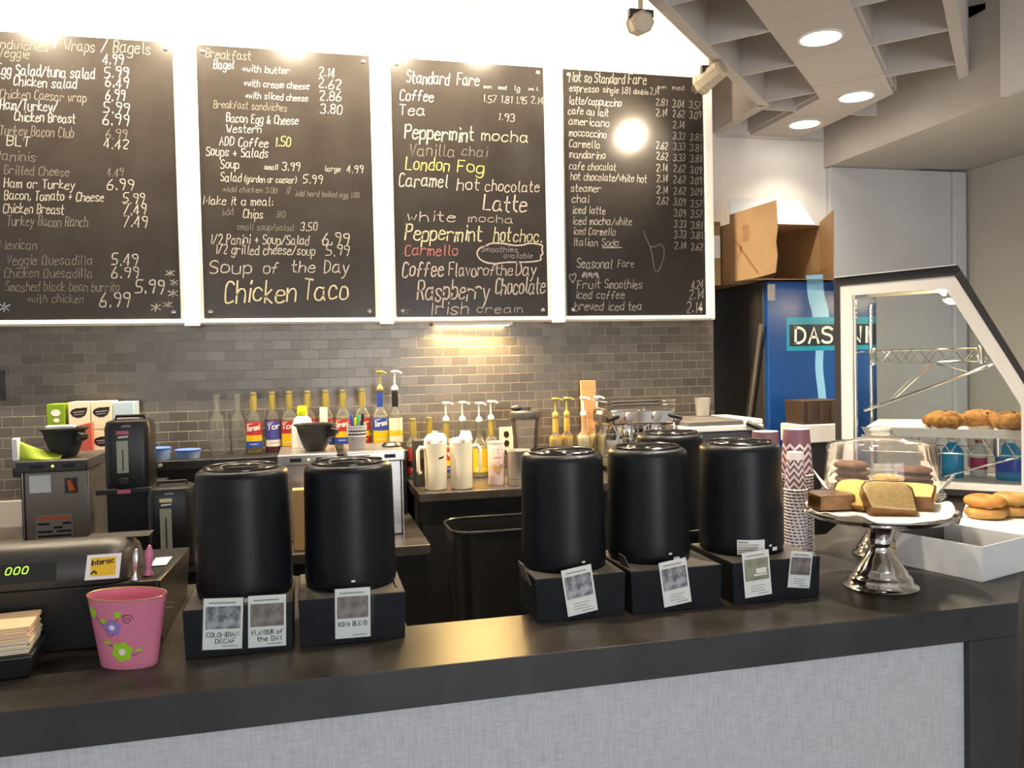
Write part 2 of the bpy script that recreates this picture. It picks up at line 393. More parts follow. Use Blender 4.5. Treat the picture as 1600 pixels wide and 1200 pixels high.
def write(mb, text, u0, v0, width, cap, fn, thick, jit=0.0, rot=0, slant=0.0):
    st, tw = strokes(text, jit)
    sx = width/tw; sy = cap/8; ca, sa = math.cos(rot), math.sin(rot)
    for p in st:
        q = []
        for a, b in p:
            X, Y = a*sx+b*sy*slant, b*sy
            q.append((u0+X*ca-Y*sa, v0+X*sa+Y*ca))
        ribbon(mb, q, thick, fn, .25 if jit else 0)
def front(y): return lambda u, v: (u, y, v)          # lettering on a face that looks towards -Y
def wrapped(r, y0=0): return lambda u, v: (r*math.sin(u/r), y0-r*math.cos(u/r), v)   # lettering round an upright cylinder

CHALK = [
 [(-1380,3084,269,42,'Sandwiches','f',-10),(-1102,3094,22,55,'/','w'),(-1059,3094,134,50,'Wraps','f'),(-901,3098,23,57,'/','w'),
  (-851,3098,169,56,'Bagels','f'),(-1329,3045,131,42,'Veggie','f'),(-897,3041,89,46,'4.99','w'),(-1339,2968,423,47,'Egg Salad/tuna salad','w'),
  (-893,2982,107,48,'5.99','w'),(-1271,2921,271,43,'Chicken salad','w'),(-891,2935,104,48,'6.49','w'),(-1329,2861,374,42,'Chicken Caesar wrap','f'),
  (-891,2875,86,48,'6.99','w'),(-1331,2811,246,45,'Ham/Turkey/','w'),(-901,2818,114,49,'5.99','w'),(-1274,2762,263,42,'Chicken Breast','w'),
  (-908,2761,119,49,'6.99','w'),(-1335,2694,319,45,'Turkey Bacon Club','f'),(-896,2699,95,44,'6.99','f'),(-1308,2648,96,42,'BLT','w'),
  (-907,2653,111,43,'4.42','w'),(-1359,2581,174,42,'Paninis','f'),(-1324,2518,281,40,'Grilled Cheese','f'),(-896,2522,72,39,'4.49','f'),
  (-1326,2460,305,40,'Ham or Turkey','w'),(-898,2461,118,49,'6.99','w'),(-1327,2406,434,42,'Bacon, Tomato + Cheese','w'),(-830,2401,96,46,'5.99','w'),
  (-1333,2343,261,43,'Chicken Breast','w'),(-832,2349,103,49,'7.49','w'),(-1320,2287,352,45,'Turkey Bacon Ranch','f'),(-834,2290,109,51,'7.49','w'),
  (-1354,2181,159,43,'Mexican','f'),(-1326,2111,373,43,'Veggie Quesadilla','f'),(-888,2113,115,52,'5.49','w'),(-1339,2052,385,43,'Chicken Quesadilla','f'),
  (-893,2049,123,51,'6.99','w'),(-1336,1989,501,43,'Smashed black bean burrito','f'),(-790,1981,129,63,'5.99','w'),(-1252,1936,249,38,'>with chicken','f'),
  (-947,1916,134,64,'6.99','w'),(-653,2055,37,39,'*','w'),(-637,2013,35,39,'*','w'),(-646,1958,42,42,'*','w'),
  (-670,1905,40,39,'*','w'),(-724,1887,41,45,'*','w'),(-1366,1894,45,50,'*','b')],
 [(-445,3100,215,43,'Breakfast','f'),(-410,3052,95,42,'Bagel','w'),(-281,3045,233,31,'>with butter','w'),(79,3045,77,44,'2.14','w'),
  (-275,2976,321,32,'>with cream cheese','w'),(73,2987,114,46,'2.62','w'),(-270,2918,308,31,'>with sliced cheese','w'),(78,2929,108,46,'2.86','w'),
  (-415,2865,354,36,'Breakfast sandwiches','f'),(81,2866,110,44,'3.80','w'),(-360,2801,350,41,'Bacon Egg & Cheese','w'),(-362,2752,169,38,'Western','w'),
  (-394,2687,234,41,'ADD Coffee','w'),(-140,2694,77,46,'1.50','y'),(-456,2637,297,43,'Soups + Salads','w'),(-392,2579,86,41,'Soup','w'),
  (-190,2580,65,24,'small','w'),(-108,2578,87,39,'3.99','w'),(95,2580,79,25,'large','w'),(200,2576,84,37,'4.99','w'),
  (-394,2517,98,40,'Salad','w'),(-285,2517,255,31,'(garden or caesar)','w'),(-11,2518,96,41,'5.99','w'),(-386,2466,263,26,'>Add chicken 3.00','f'),
  (-91,2465,19,35,'//','f'),(-46,2454,321,27,'Add hard boiled egg 1.00','f'),(-474,2404,332,40,'Make it a meal:','w'),(-389,2349,54,32,'Add','f',-14),
  (-295,2344,95,41,'Chips','w'),(-146,2349,47,31,'.80','f'),(-326,2285,275,31,'small soup/salad','f'),(-29,2287,82,40,'3.50','w'),
  (-451,2217,482,45,'1/2 Panini + Soup/Salad','w'),(73,2221,134,57,'6.99','w'),(-430,2167,490,45,'1/2 grilled cheese/soup','w'),(90,2166,116,52,'5.99','w'),
  (-457,2077,201,60,'Soup','w'),(-210,2078,73,53,'of','w'),(-78,2079,117,56,'the','w'),(78,2079,125,62,'Day','w'),
  (-393,1937,345,104,'Chicken','c'),(-24,1951,224,98,'Taco','c')],
 [(509,3038,227,60,'Standard','p'),(767,3043,119,59,'Fare','p'),(905,3033,44,17,'sm','w'),(985,3033,43,19,'med','w'),
  (1068,3029,31,27,'lg','w'),(1145,3036,58,17,'xl','w'),(474,2949,177,53,'Coffee','p'),(899,2963,76,36,'1.57','w'),
  (995,2965,61,37,'1.81','w'),(1075,2966,61,35,'1.95','w'),(1157,2969,68,35,'2.14','w'),(467,2875,136,52,'Tea','p'),
  (977,2873,93,37,'1.93','w'),(494,2758,367,70,'Peppermint','c'),(889,2765,260,55,'mocha','c'),(516,2675,240,60,'Vanilla','f'),
  (784,2683,138,51,'chai','f'),(496,2602,230,62,'London','y'),(759,2599,142,61,'Fog','y'),(458,2519,260,65,'Caramel','p'),
  (755,2510,119,57,'hot','p'),(903,2507,303,55,'chocolate','p'),(891,2406,241,81,'Latte','p'),(498,2346,257,48,'white','p'),
  (811,2345,245,39,'mocha','p'),(484,2249,410,77,'Peppermint','c'),(943,2251,91,74,'hot','c'),(1047,2247,160,62,'choc.','c'),
  (480,2171,282,54,'Carmello','r'),(876,2193,202,27,'Smoothies','l'),(994,2162,162,27,'available','l'),(465,2063,217,75,'Coffee','p'),
  (702,2068,181,66,'Flavor','p'),(883,2071,64,55,'of','p'),(947,2072,96,57,'the','p'),(1056,2072,114,68,'Day','p'),
  (538,1946,387,97,'Raspberry','p'),(945,1977,279,82,'Chocolate','p'),(457,1869,46,42,'or','f'),(603,1872,206,61,'Irish','p'),
  (843,1878,255,42,'cream','p')],
 [(1370,3097,128,51,'Not so','w'),(1511,3100,178,50,'Standard','w'),(1703,3106,108,53,'Fare','w'),(1369,3045,170,37,'espresso','w'),
  (1557,3048,91,33,'single','w'),(1661,3049,51,38,'1.81','w'),(1731,3051,90,27,'double','w'),(1826,3053,55,36,'2.14','w'),
  (1869,3087,55,18,'sm','w'),(1959,3086,69,26,'med','w'),(2070,3087,39,28,'lg','w'),(1365,2978,309,40,'latte/cappuccino','w'),
  (1858,2995,69,37,'2.81','w'),(1957,2993,72,39,'3.04','w'),(2057,2992,70,39,'3.57','w'),(1360,2924,236,39,'cafe au lait','w'),
  (1858,2939,69,38,'2.14','w'),(1957,2938,72,38,'2.62','w'),(2057,2936,70,39,'3.09','w'),(1362,2869,237,39,'americano','w'),
  (1957,2880,72,39,'2.14','w'),(1364,2809,217,39,'moccaccino','w'),(1956,2818,73,38,'3.33','w'),(2057,2816,70,38,'3.81','w'),
  (1363,2752,177,39,'Carmello','w'),(1857,2762,69,38,'2.62','w'),(1956,2760,73,38,'3.33','w'),(2056,2757,71,39,'3.81','w'),
  (1362,2695,210,40,'mandarino','w'),(1857,2704,69,38,'2.62','w'),(1956,2701,72,38,'3.33','w'),(2056,2698,70,39,'3.81','w'),
  (1360,2635,275,39,'cafe chocolat','w'),(1856,2642,69,38,'2.14','w'),(1956,2639,72,38,'2.62','w'),(2056,2636,70,38,'3.09','w'),
  (1366,2579,454,40,'hot chocolate/white hot','w'),(1856,2585,69,38,'2.14','w'),(1955,2581,73,39,'2.62','w'),(2056,2578,70,38,'3.09','w'),
  (1368,2519,174,39,'steamer','w'),(1856,2522,69,39,'2.14','w'),(1955,2519,73,38,'2.62','w'),(2056,2515,70,39,'3.09','w'),
  (1372,2459,96,40,'chai','w'),(1856,2462,69,38,'2.62','w'),(1955,2458,72,38,'3.09','w'),(2055,2454,71,38,'3.57','w'),
  (1375,2401,191,40,'iced latte','w'),(1955,2398,72,38,'3.09','w'),(2055,2393,71,39,'3.57','w'),(1374,2344,350,40,'iced mocha/white','w'),
  (1955,2339,72,38,'3.33','w'),(2055,2334,70,39,'3.81','w'),(1377,2290,248,39,'iced Carmello','w'),(1954,2282,73,39,'3.33','w'),
  (2055,2278,70,38,'3.81','w'),(1376,2230,268,40,'Italian Soda','w'),(1954,2221,73,38,'2.14','w'),(2055,2216,70,38,'2.62','w'),
  (1392,2112,209,50,'Seasonal','w'),(1625,2120,95,40,'Fare','w'),(1391,2004,135,45,'Fruit','w'),(1546,2004,226,45,'Smoothies','w'),
  (2052,2002,73,46,'4.24','w'),(1383,1949,289,43,'iced coffee','w'),(2037,1945,92,52,'2.14','w'),(1375,1887,401,45,'brewed iced tea','w'),
  (2022,1873,96,59,'2.14','w')],
]

# ================================================================== the setting
R2 = math.sqrt(2)
def st(s, t): return ((s+t)/R2, (s-t)/R2)              # plan of the 45-degree ceiling grid
def diag(mb, s0, s1, t0, t1, z0, z1):
    return mb.prism([st(s0, t0), st(s1, t0), st(s1, t1), st(s0, t1)], z0, z1, 'z')
struct(rbox(-4, 7, -6, 6, -.05, 0).build('floor', M_floor))
struct(rbox(-3.2, 2.235, 4.30, 4.40, 0, 1.84).build('wall_back', M_tile))
struct(rbox(-3.2, 2.2, 4.215, 4.40, 1.832, 3.6).build('wall_back_upper', M_white))
struct(rbox(2.2, 2.26, 4.40, 4.85, 0, 3.6).build('wall_alcove_side', M_wallw))
struct(rbox(2.2, 3.36, 4.85, 4.95, 0, 3.6).build('wall_alcove', M_wallw))
struct(rbox(3.35, 4.29, 4.80, 4.95, 0, 2.858).build('wall_right_column', M_wallb, bevel=.004))
struct(rbox(4.29, 4.40, 4.775, 4.95, 0, 2.858).build('trim_1', M_wallb, bevel=.015))
struct(rbox(4.42, 4.55, -2.5, 4.95, 0, 2.868).build('wall_right', M_wallr))
# white rails and uprights of the menu wall
m = MB().box(-3.2, 2.185, 4.185, 4.2145, 1.836, 1.856)
struct(m.build('trim_2', M_white, bevel=.003))
m = MB()
for x0, x1 in ((-.575, -.505), (.345, .415), (1.247, 1.318)):
    m.box(x0, x1, 4.176, 4.2145, 1.822, 3.25)
m.box(2.142, 2.186, 4.18, 4.2145, 1.836, 3.25)
struct(m.build('trim_3', M_white, bevel=.003))
# upper ceiling, then the lower coffered soffit that runs at 45 degrees and turns to the wall
struct(rbox(-4, 7, -4, 6, 3.6, 3.66).build('ceiling', M_ceil))
m = MB(); diag(m, -1.2, 4.83, -1.243, -1.185, 3.05, 3.6); m.box(2.525, 2.59, 4.26, 4.85, 3.05, 3.6)
struct(m.build('trim_4', M_ceil, bevel=.004))
m = MB()
js = [4.148-.494*k for k in range(12)]
ed = [4.64]+js
for a, b in zip(ed[1:], ed): diag(m, a+.002, b-.002, -.911, -.56, 3.05, 3.075)
p = [st(4.644, -.911), (2.795, 4.09), (2.80, 4.40), (3.165, 4.40), (3.155, 3.945), st(4.644, -.56)]
m.prism(p, 3.05, 3.075, 'z'); m.box(2.80, 3.165, 4.404, 4.85, 3.05, 3.075)
struct(m.build('trim_5', M_ceil))
m = MB()
for k in range(11):
    diag(m, 4.751-.503*k-.008, 4.751-.503*k+.008, -1.185, -.911, 3.05, 3.34)
    diag(m, 4.694-.504*k-.008, 4.694-.504*k+.008, -.56, -.242, 3.05, 3.34)
m.box(2.59, 2.80, 4.322, 4.338, 3.05, 3.34); m.box(3.165, 3.34, 4.322, 4.338, 3.05, 3.34)
diag(m, -1.2, 4.83, -.925, -.911, 3.075, 3.34); diag(m, -1.2, 4.98, -.56, -.546, 3.075, 3.34)
m.box(2.785, 2.80, 4.10, 4.85, 3.075, 3.34); m.box(3.165, 3.18, 3.95, 4.85, 3.075, 3.34)
struct(m.build('trim_6', M_ceil))
m = MB(); diag(m, -1.2, 5.0, -.242, -.19, 3.05, 3.45); struct(m.build('trim_7', M_ceil, bevel=.004))
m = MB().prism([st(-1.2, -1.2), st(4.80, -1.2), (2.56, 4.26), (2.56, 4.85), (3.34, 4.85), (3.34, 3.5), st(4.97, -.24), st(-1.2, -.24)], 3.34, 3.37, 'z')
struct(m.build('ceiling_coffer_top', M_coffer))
struct(rbox(3.34, 3.99, -2.5, 4.85, 2.86, 3.6).build('trim_8', M_beam))
struct(rbox(3.30, 3.339, -2.5, 3.37, 2.861, 3.6).build('trim_9', M_wallw))
struct(rbox(4.005, 4.55, -2.5, 4.95, 2.87, 2.95).build('ceiling_right', M_beam))
m = MB().box(2.56, 3.34, 4.84, 4.8499, 3.03, 3.05)
struct(m.build('trim_10', M_ceil))

# downlights in the soffit
def downlight(x, y, label, power=75):
    t = thing('ceiling_downlight', label, 'ceiling light', (x, y, 3.05), 0, 'round downlights in the coffered ceiling')
    MB().lathe([(.100, -.001), (.100, -.006), (.088, -.008), (.084, -.002), (.084, -.001)], 40, cap=False).build('trim_ring', M_white, t)
    MB().lathe([(0, -.006), (.083, -.003)], 40, cap=False).build('lit_lens', M_down, t)
    spot('downlight_lamp', (x, y, 3.035), (x, y, 0), power, (1, .87, .68), math.radians(112), .55, .06)
downlight(2.267, 3.307, 'large round downlight nearest the camera, alone in the diagonal ceiling strip')
downlight(2.973, 4.016, 'round downlight at the bend of the ceiling strip', 50)
downlight(2.997, 4.545, 'small round downlight closest to the grey back wall', 17)

downlight(1.56, 2.60, 'round downlight of the ceiling strip above the cake stands', 230)
downlight(.86, 1.90, 'round downlight of the ceiling strip above the left urns', 60)

# track spotlights aimed at the menu wall
def track_head(x, y, z, tx, tz, label, power=26, cone=140, rad=.035):
    t = thing('track_spotlight', label, 'spotlight', (x, y, z), 0, 'track spotlights washing the menu boards')
    d = (Vector((tx, 4.215, tz))-Vector((x, y, z))).normalized(); q = d.to_track_quat('-Z', 'Y').to_euler()
    h = MB().lathe([(.0, .075), (.035, .075), (.045, .06), (.048, -.05), (.052, -.055), (.052, -.075), (.044, -.075), (.044, -.06)], 8, cap=False)
    h.build('lamp_housing', M_beige, t, rot=q, ang=20)
    MB().lathe([(.0, -.058), (.044, -.058)], 16, cap=False).build('lit_lens', M_lamp, t, rot=q)
    MB().tube([(0, 0, .03), (0, 0, 3.60-z)], .011).build('stem', M_beige, t)
    MB().box(-.07, .07, -.025, .025, 3.565-z, 3.60-z).build('mounting_plate', M_beige, t, bevel=.004)
    MB().box(-.052, .052, -.012, .012, .02, .05).build('yoke', M_dark, t)
    p = Vector((x, y, z))+d*.08
    spot('track_lamp', p, (tx, 4.215, tz), power, (1, .83, .58), math.radians(cone), .8, rad)
track_head(1.34, 3.16, 2.985, 1.6, 3.4, 'cream track spotlight hanging beside the diagonal soffit edge above the chalkboards', 130, 78)
track_head(1.93, 3.70, 2.985, 1.66, 2.75, 'cream track spotlight overlapping the top corner of the Not so Standard Fare board', 75, 78, .05)
for x in (-1.3, -.65, -.05, .5, 1.0):
    track_head(x, 3.68, 3.50, x+.02, 2.45, 'cream track spotlight hanging high in front of the menu wall, above the picture', 95 if x > .9 else 165, 155)

# warm lamp under the menu wall
t = thing('under_cabinet_light', 'warm slim lamp fixed beneath the menu wall over the tiles', 'lamp', (.83, 4.245, 1.832))
MB().box(-.21, .21, -.025, .025, -.018, -.001).build('housing', M_white, t, bevel=.003)
MB().box(-.19, .19, -.018, .018, -.021, -.0181).build('lit_lens', M_lampw, t)
area('under_cabinet_lamp', (.83, 4.245, 1.805), (.80, 3.85, 1.2), .38, .04, 20, (1, .64, .22))

# ================================================================== menu boards
CHALK_X = [(-1.407, -.593), (-.487, .327), (.4325, 1.228), (1.337, 2.137)]
BLAB = ['black chalkboard menu at the left edge headed Sandwiches, Wraps and Bagels', 'second chalkboard menu from the left, Breakfast at top and Chicken Taco at bottom',
        'chalkboard menu headed Standard Fare with colourful coffee flavours', 'right-hand chalkboard menu headed Not so Standard Fare, beside the fridge']
CNAME = {'w': 'white', 'f': 'faint white', 'y': 'yellow', 'p': 'peach white', 'l': 'lilac', 'r': 'red', 'b': 'pale blue', 'c': 'cream'}
for bi, (x0, x1) in enumerate(CHALK_X):
    xc = (x0+x1)/2; zb, zt = 1.8595, 3.160
    t = thing('menu_board', BLAB[bi], 'menu board', (xc, 4.2145, zb), 0, 'chalkboard menus on the white wall')
    MB().box(x0-xc, x1-xc, -.0145, -.0005, 0, zt-zb).build('sheet', M_chalk, t)
    for sx in (x0-xc+.03, x1-xc-.03):
        for sz in (.03, zt-zb-.03):
            MB().lathe([(.011, 0), (.011, .003), (.006, .006), (0, .006)], 14).build('screw', M_chrome, t, loc=(sx, -.0146, sz), rot=(PI/2, 0, 0))
    mbs = {}
    for e in CHALK[bi]:
        X, Z, W, H, txt, c = e[:6]
        mb = mbs.setdefault(c, MB())
        th = max(.0030, min(.0075, H/1000*.088))
        if c == 'f': th *= .85
        write(mb, txt, X/1000-xc, Z/1000-zb, W/1000*.95, H/1000, front(-.0152), th, .55, math.radians(-e[6] if len(e) > 6 and e[4] == 'Add' else 0), .12)
    if bi == 2:
        cl = [(899, 2223), (925, 2238), (989, 2239), (1040, 2228), (1092, 2228), (1130, 2241), (1170, 2239), (1210, 2230), (1199, 2209), (1209, 2186), (1190, 2174), (1200, 2153), (1155, 2144), (1090, 2140), (1013, 2141), (935, 2129), (872, 2146), (848, 2182), (867, 2214), (899, 2223)]
        ribbon(mbs['p'], chaikin(chaikin([(a/1000-xc, b/1000-zb) for a, b in cl])), .008, front(-.0152), .15)
    if bi == 3:
        hs = [(1368, 2034), (1351, 2059), (1349, 2075), (1360, 2081), (1367, 2069), (1378, 2084), (1388, 2079), (1385, 2061), (1368, 2034)]
        ribbon(mbs['w'], chaikin([(a/1000-xc, b/1000-zb) for a, b in hs]), .005, front(-.0152), .2)
        ribbon(mbs['w'], [(a/1000-xc, b/1000-zb) for a, b in ((1539, 2222), (1650, 2224))], .004, front(-.0152), .2)
        sc_ = [(1774, 2318), (1793, 2274), (1822, 2211), (1832, 2122), (1848, 2086), (1870, 2115), (1893, 2173), (1897, 2218), (1875, 2249), (1845, 2230), (1817, 2233)]
        mbs.setdefault('f', MB())
        ribbon(mbs['f'], chaikin([(a/1000-xc, b/1000-zb) for a, b in sc_]), .005, front(-.0152), .4)
        mbs.setdefault('l', MB())
        for k in range(3):
            ribbon(mbs['l'], chaikin([(1.425+.03*k-xc, 2.07-zb), (1.44+.03*k-xc, 2.09-zb), (1.45+.03*k-xc, 2.065-zb)]), .014, front(-.0152), .3)
    for c, mb in mbs.items():
        o = mb.build('chalk_lettering', CH[c], t, smooth=False)
        o['label'] = CNAME[c]+' chalk lettering'

# ================================================================== front counter
# worktop: a ledge with a gap in its back edge over the bin, and a corner cut at 45 degrees
wt = [(-2.4, 1.90), (1.914, 1.90), (3.70, 3.55), (3.70, 4.55), (1.96, 2.86), (.86, 2.86), (.605, 2.215), (.235, 2.215), (.235, 2.86), (-2.4, 2.86)]
o = MB()
n = len(wt)
o.add([(x, y, .821) for x, y in wt]+[(x, y, .915) for x, y in wt], [tuple(range(n-1, -1, -1))])
o.mi(1).add([(x, y, .915) for x, y in wt], [tuple(range(n))]).mi(0)
o.f += [(i, (i+1) % n, (i+1) % n+n, i+n) for i in range(n)]; o.m += [0]*n
o = o.build('counter_worktop', [M_edge, M_slab], bevel=.0025, seg=2)
tag(o, 'long black stone-look worktop of the front counter with thick front edge', 'worktop')
t = thing('service_counter', 'front counter base with grey linen-look panel under the black worktop', 'counter', (0, 0, 0))
MB().box(-2.4, 1.752, 1.925, 1.96, .0, .8205).build('front_panel', M_linen, t)
MB().box(1.752, 1.912, 1.902, 1.98, .0, .8205).build('corner_post', M_edge, t, bevel=.002)
m = MB().prism([(1.914, 1.925), (3.66, 3.56), (3.62, 3.60), (1.89, 1.97)], 0, .8205, 'z')
m.build('side_panel', M_edge, t)
MB().box(-2.4, .225, 2.70, 2.74, 0, .8205).build('rear_panel', M_blackcab, t)
MB().box(.84, 1.9, 2.70, 2.74, 0, .8205).build('rear_panel', M_blackcab, t)

# ================================================================== back counters
t = thing('back_counter', 'dark back counter at right carrying jugs, syrup pumps and espresso machine', 'counter', (0, 0, 0))
MB().box(.449, 2.235, 3.60, 4.298, 1.012, 1.05).build('worktop', M_back, t, bevel=.003)
MB().box(.47, 2.235, 3.66, 4.298, 0, 1.0118).build('cabinet', M_blackcab, t)
t = thing('brewing_counter', 'lower dark counter at left under the brewers', 'counter', (0, 0, 0))
MB().box(-2.6, .447, 3.26, 4.298, .86, .90).build('worktop', M_back, t, bevel=.003)
MB().box(-2.6, .447, 3.32, 4.298, 0, .8598).build('cabinet', M_blackcab, t)
MB().box(-2.6, -1.27, 4.27, 4.2985, .9002, 1.02).build('upstand', M_beam, t)
t = thing('bottle_shelf', 'black raised shelf unit holding the row of syrup bottles', 'shelf', (0, 0, .90))
MB().box(-1.25, .446, 3.93, 4.298, .27, .31).build('top', M_black, t, bevel=.003)
MB().box(-1.24, .44, 4.0, 4.298, .0003, .2699).build('carcass', M_blackcab, t)
MB().lathe([(.012, 0), (.009, .014), (0, .016)], 12).build('knob', M_steel, t, loc=(-.66, 3.9299, .29), rot=(PI/2, 0, 0))

# ================================================================== coffee urns on black boxes
def urn(x, y, z, label, dot=None, stick=None, r=.1165):
    t = thing('coffee_urn', label, 'coffee urn', (x, y, z), 0, 'black coffee urns on the counter')
    k = r/.1165
    MB().lathe([(0, 0), (.112*k, 0), (.1195*k, .006), (.1215*k, .02), (.1205*k, .06), (.1180*k, .25), (.1170*k, .303), (.1150*k, .313), (.108*k, .320), (.099*k, .3235), (.096*k, .3225), (0, .3205)], 56).build('body', M_urn, t, ang=50)
    MB().lathe([(.0965*k, .3215), (.0965*k, .3275), (.093*k, .330), (.0895*k, .328), (.0885*k, .3215)], 48, cap=False).build('rim_ring', M_urnlid, t)
    l = MB().lathe([(.0875*k, .3210), (.0875*k, .3245), (.06*k, .3255), (.055*k, .3305), (.03*k, .3325), (0, .333)], 40).build('lid', M_urnlid, t)
    MB().tube([(-.05, -.02, .327), (-.045, -.02, .331), (0, -.02, .3325), (.045, -.02, .331), (.05, -.02, .327)], .004).build('lid_handle', M_urnlid, l)
    if dot is not None:
        f = wrapped(.1225*k)
        m = MB(); ribbon(m, [(dot-.003, .03), (dot+.003, .03)], .005, f); m.build('dot_sticker', M_white, t, smooth=False)
    if stick:
        u0, u1, v0, v1 = stick; f = wrapped(.1226*k); m = MB()
        nn = 6; vs = []
        for i in range(nn+1):
            u = u0+(u1-u0)*i/nn
            vs += [f(u, v0), f(u, v1+random.uniform(-.001, .001))]
        m.add(vs, [(2*i, 2*i+2, 2*i+3, 2*i+1) for i in range(nn)]); m.build('sticker', M_paper, t, smooth=False)
    return t
BOXZ = 1.035
def stand_box(x0, x1, yf, label, dep=.27, flaps=()):
    xc = (x0+x1)/2; hw = (x1-x0)/2; h = BOXZ-.915
    t = thing('urn_box', label, 'box', (xc, yf, .915), 0, 'black boxes under the urns')
    m = MB(); m.hexa([(-hw+.004, .002, 0), (hw-.004, .002, 0), (hw-.004, dep, 0), (-hw+.004, dep, 0)], [(-hw, 0, h-.001), (hw, 0, h-.001), (hw, dep, h-.001), (-hw, dep, h-.001)])
    m.build('body', M_card_black, t, bevel=.0015)
    MB().box(-hw+.003, hw-.003, .003, dep-.003, h-.0008, h).build('top_panel', M_kraft_in, t)
    for sx, y0, ln, hh in flaps:
        MB().hexa([(sx-.0015, y0, h-.02), (sx+.0015, y0, h-.02), (sx+.0015, y0+ln, h-.02), (sx-.0015, y0+ln, h-.02)],
                  [(sx-.016, y0+.03, h+hh), (sx-.013, y0+.03, h+hh), (sx-.013, y0+ln*.8, h+hh), (sx-.016, y0+ln*.8, h+hh)]).build('torn_flap', M_kraft_in, t)
    return t
def sign_card(t, name, u, v, w_, h_, rotdeg, pic, lines=(), clear=True, label=None, hfrac=.42, big=.011):
    """a printed card stuck on the front of a box, u,v the lower left corner"""
    c = MB().box(0, w_, -.0012, 0, 0, h_).build(name, M_paper, t, loc=(u, -.0035, v+.010), rot=(0, math.radians(rotdeg), 0))
    if label: c['label'] = label
    p0 = h_*(.40 if lines else .36)
    MB().box(w_*.06, w_*.94, -.0018, -.0013, p0, h_*.84).build('photo_print', pic, c)
    m = MB()
    if lines:
        for i, s in enumerate(lines):
            write(m, s, w_*.10, h_*.245-i*(big+.005), min(w_*.80, len(s)*big*.75), big, front(-.0017), .0017)
    else:
        for i in range(3): ribbon(m, [(w_*.25, h_*(.24-.06*i)), (w_*(.78-.1*(i % 2)), h_*(.24-.06*i))], .0016, front(-.0017))
    m.build('print_lines', M_blackp if lines else M_greyp, c, smooth=False)
    m = MB(); ribbon(m, [(w_*.5, h_*.06), (w_*.88, h_*.06)], .002, front(-.0017)); ribbon(m, [(w_*.15, h_*.91), (w_*.8, h_*.91)], .003, front(-.0017))
    m.build('small_print', M_greyp, c, smooth=False)
    if clear:
        MB().box(-.004, w_+.010, -.0026, -.0021, -.004, h_+.004).build('clear_sleeve', M_pane, c)
    return c
bA = stand_box(-.316, -.057, 2.114, 'black box at the left carrying two coffee signs, beside the register')
bB = stand_box(-.045, .223, 2.118, 'black box with the Kona Blend sign, second from the left', flaps=[(.13, .02, .12, .004)])
bC = stand_box(.571, .829, 2.125, 'black box right of the counter gap with a tilted photo card', .19, flaps=[(-.135, .02, .10, .03)])
bD = stand_box(.842, 1.117, 2.118, 'black box with photo card, middle of the three right boxes', flaps=[(-.118, .03, .09, .03)])
bE = stand_box(1.150, 1.432, 2.118, 'black box at the right with a cup photo card, beside the paper cups')
sign_card(bA, 'sign_card', -.086, .012, .092, .125, 3, M_sheetb, ('COLOMBIAN', '   DECAF'), label='sign reading Colombian Decaf')
sign_card(bA, 'sign_card', .020, .006, .090, .128, 1.5, M_sheet, ('FLAVOUR of', '  the DAY'), label='sign reading Flavour of the Day')
sign_card(bB, 'sign_card', -.046, .006, .088, .126, 1, M_sheet, ('KONA BLEND',), label='sign reading Kona Blend')
sign_card(bC, 'photo_card', -.040, -.004+.006, .086, .128, -8, M_sheetb, clear=False, label='tilted white card with a grey photo')
sign_card(bD, 'photo_card', -.042, .004, .083, .126, -7, M_sheetb, clear=False)
gc = sign_card(bE, 'photo_card', -.105, .008, .085, .130, -4, M_sheetg, clear=False, label='white card with a cup on a green photo')
sign_card(bE, 'photo_card', .030, .028, .072, .105, 7, M_sheet, clear=True, label='brown photo card in a clear sleeve')
# small picture of a cup on the green card
cup = MB(); f = front(-.0024)
o = gc
m = MB(); ribbon(m, [(.035, .062), (.072, .062)], .006, f); m.build('saucer_print', M_whitep, o, smooth=False)
m = MB(); ribbon(m, [(.047, .072), (.066, .072)], .017, f); m.build('cup_print', M_whitep, o, smooth=False)
urn(-.180, 2.262, BOXZ, 'black coffee urn at the far left, beside the cash register', stick=(.005, .030, .001, .012))
urn(.093, 2.270, BOXZ, 'black coffee urn standing on the Kona Blend box', dot=.0)
urn(.697, 2.272, BOXZ, 'black coffee urn just right of the gap over the counter', dot=.02)
urn(.966, 2.285, BOXZ, 'black coffee urn in the middle of the right-hand three', stick=(.025, .047, .006, .019), dot=.015)
ue = urn(1.272, 2.290, BOXZ, 'black coffee urn beside the paper cup stacks', stick=(.036, .056, .013, .024), dot=.028, r=.121)
# printed sticker above the green card
m = MB(); f = wrapped(.1275); vs = []
for i in range(9):
    u = -.075+.082*i/8; vs += [f(u, .006), f(u, .050)]
m.add(vs, [(2*i, 2*i+2, 2*i+3, 2*i+1) for i in range(8)])
o = m.build('notice_sticker', M_paper, ue, smooth=False)
m = MB(); f = wrapped(.1279)
for i, (a, b, tk) in enumerate(((-.071, -.045, .004), (-.071, -.012, .0018), (-.071, -.016, .0018), (-.071, -.025, .0018), (-.071, -.03, .0018))):
    nseg = 5; v = .043-i*.0075
    ribbon(m, [(a+(b-a)*k/nseg, v) for k in range(nseg+1)], tk, f)
write(m, 'AC', -.012, .013, .012, .009, f, .002)
m.build('print_lines', M_greyp, o, smooth=False)
t = stand_box(1.09, 1.36, 2.56, 'black box behind the right front urns, carrying the rear urn', .25)
urn(1.225, 2.690, BOXZ, 'black coffee urn set back behind the right front urns')

# ================================================================== register, tray and pail at the left
t = thing('cash_register', 'black cash register seen from behind, with green digits and a yellow sticker', 'cash register', (-.39, 2.24, .915))
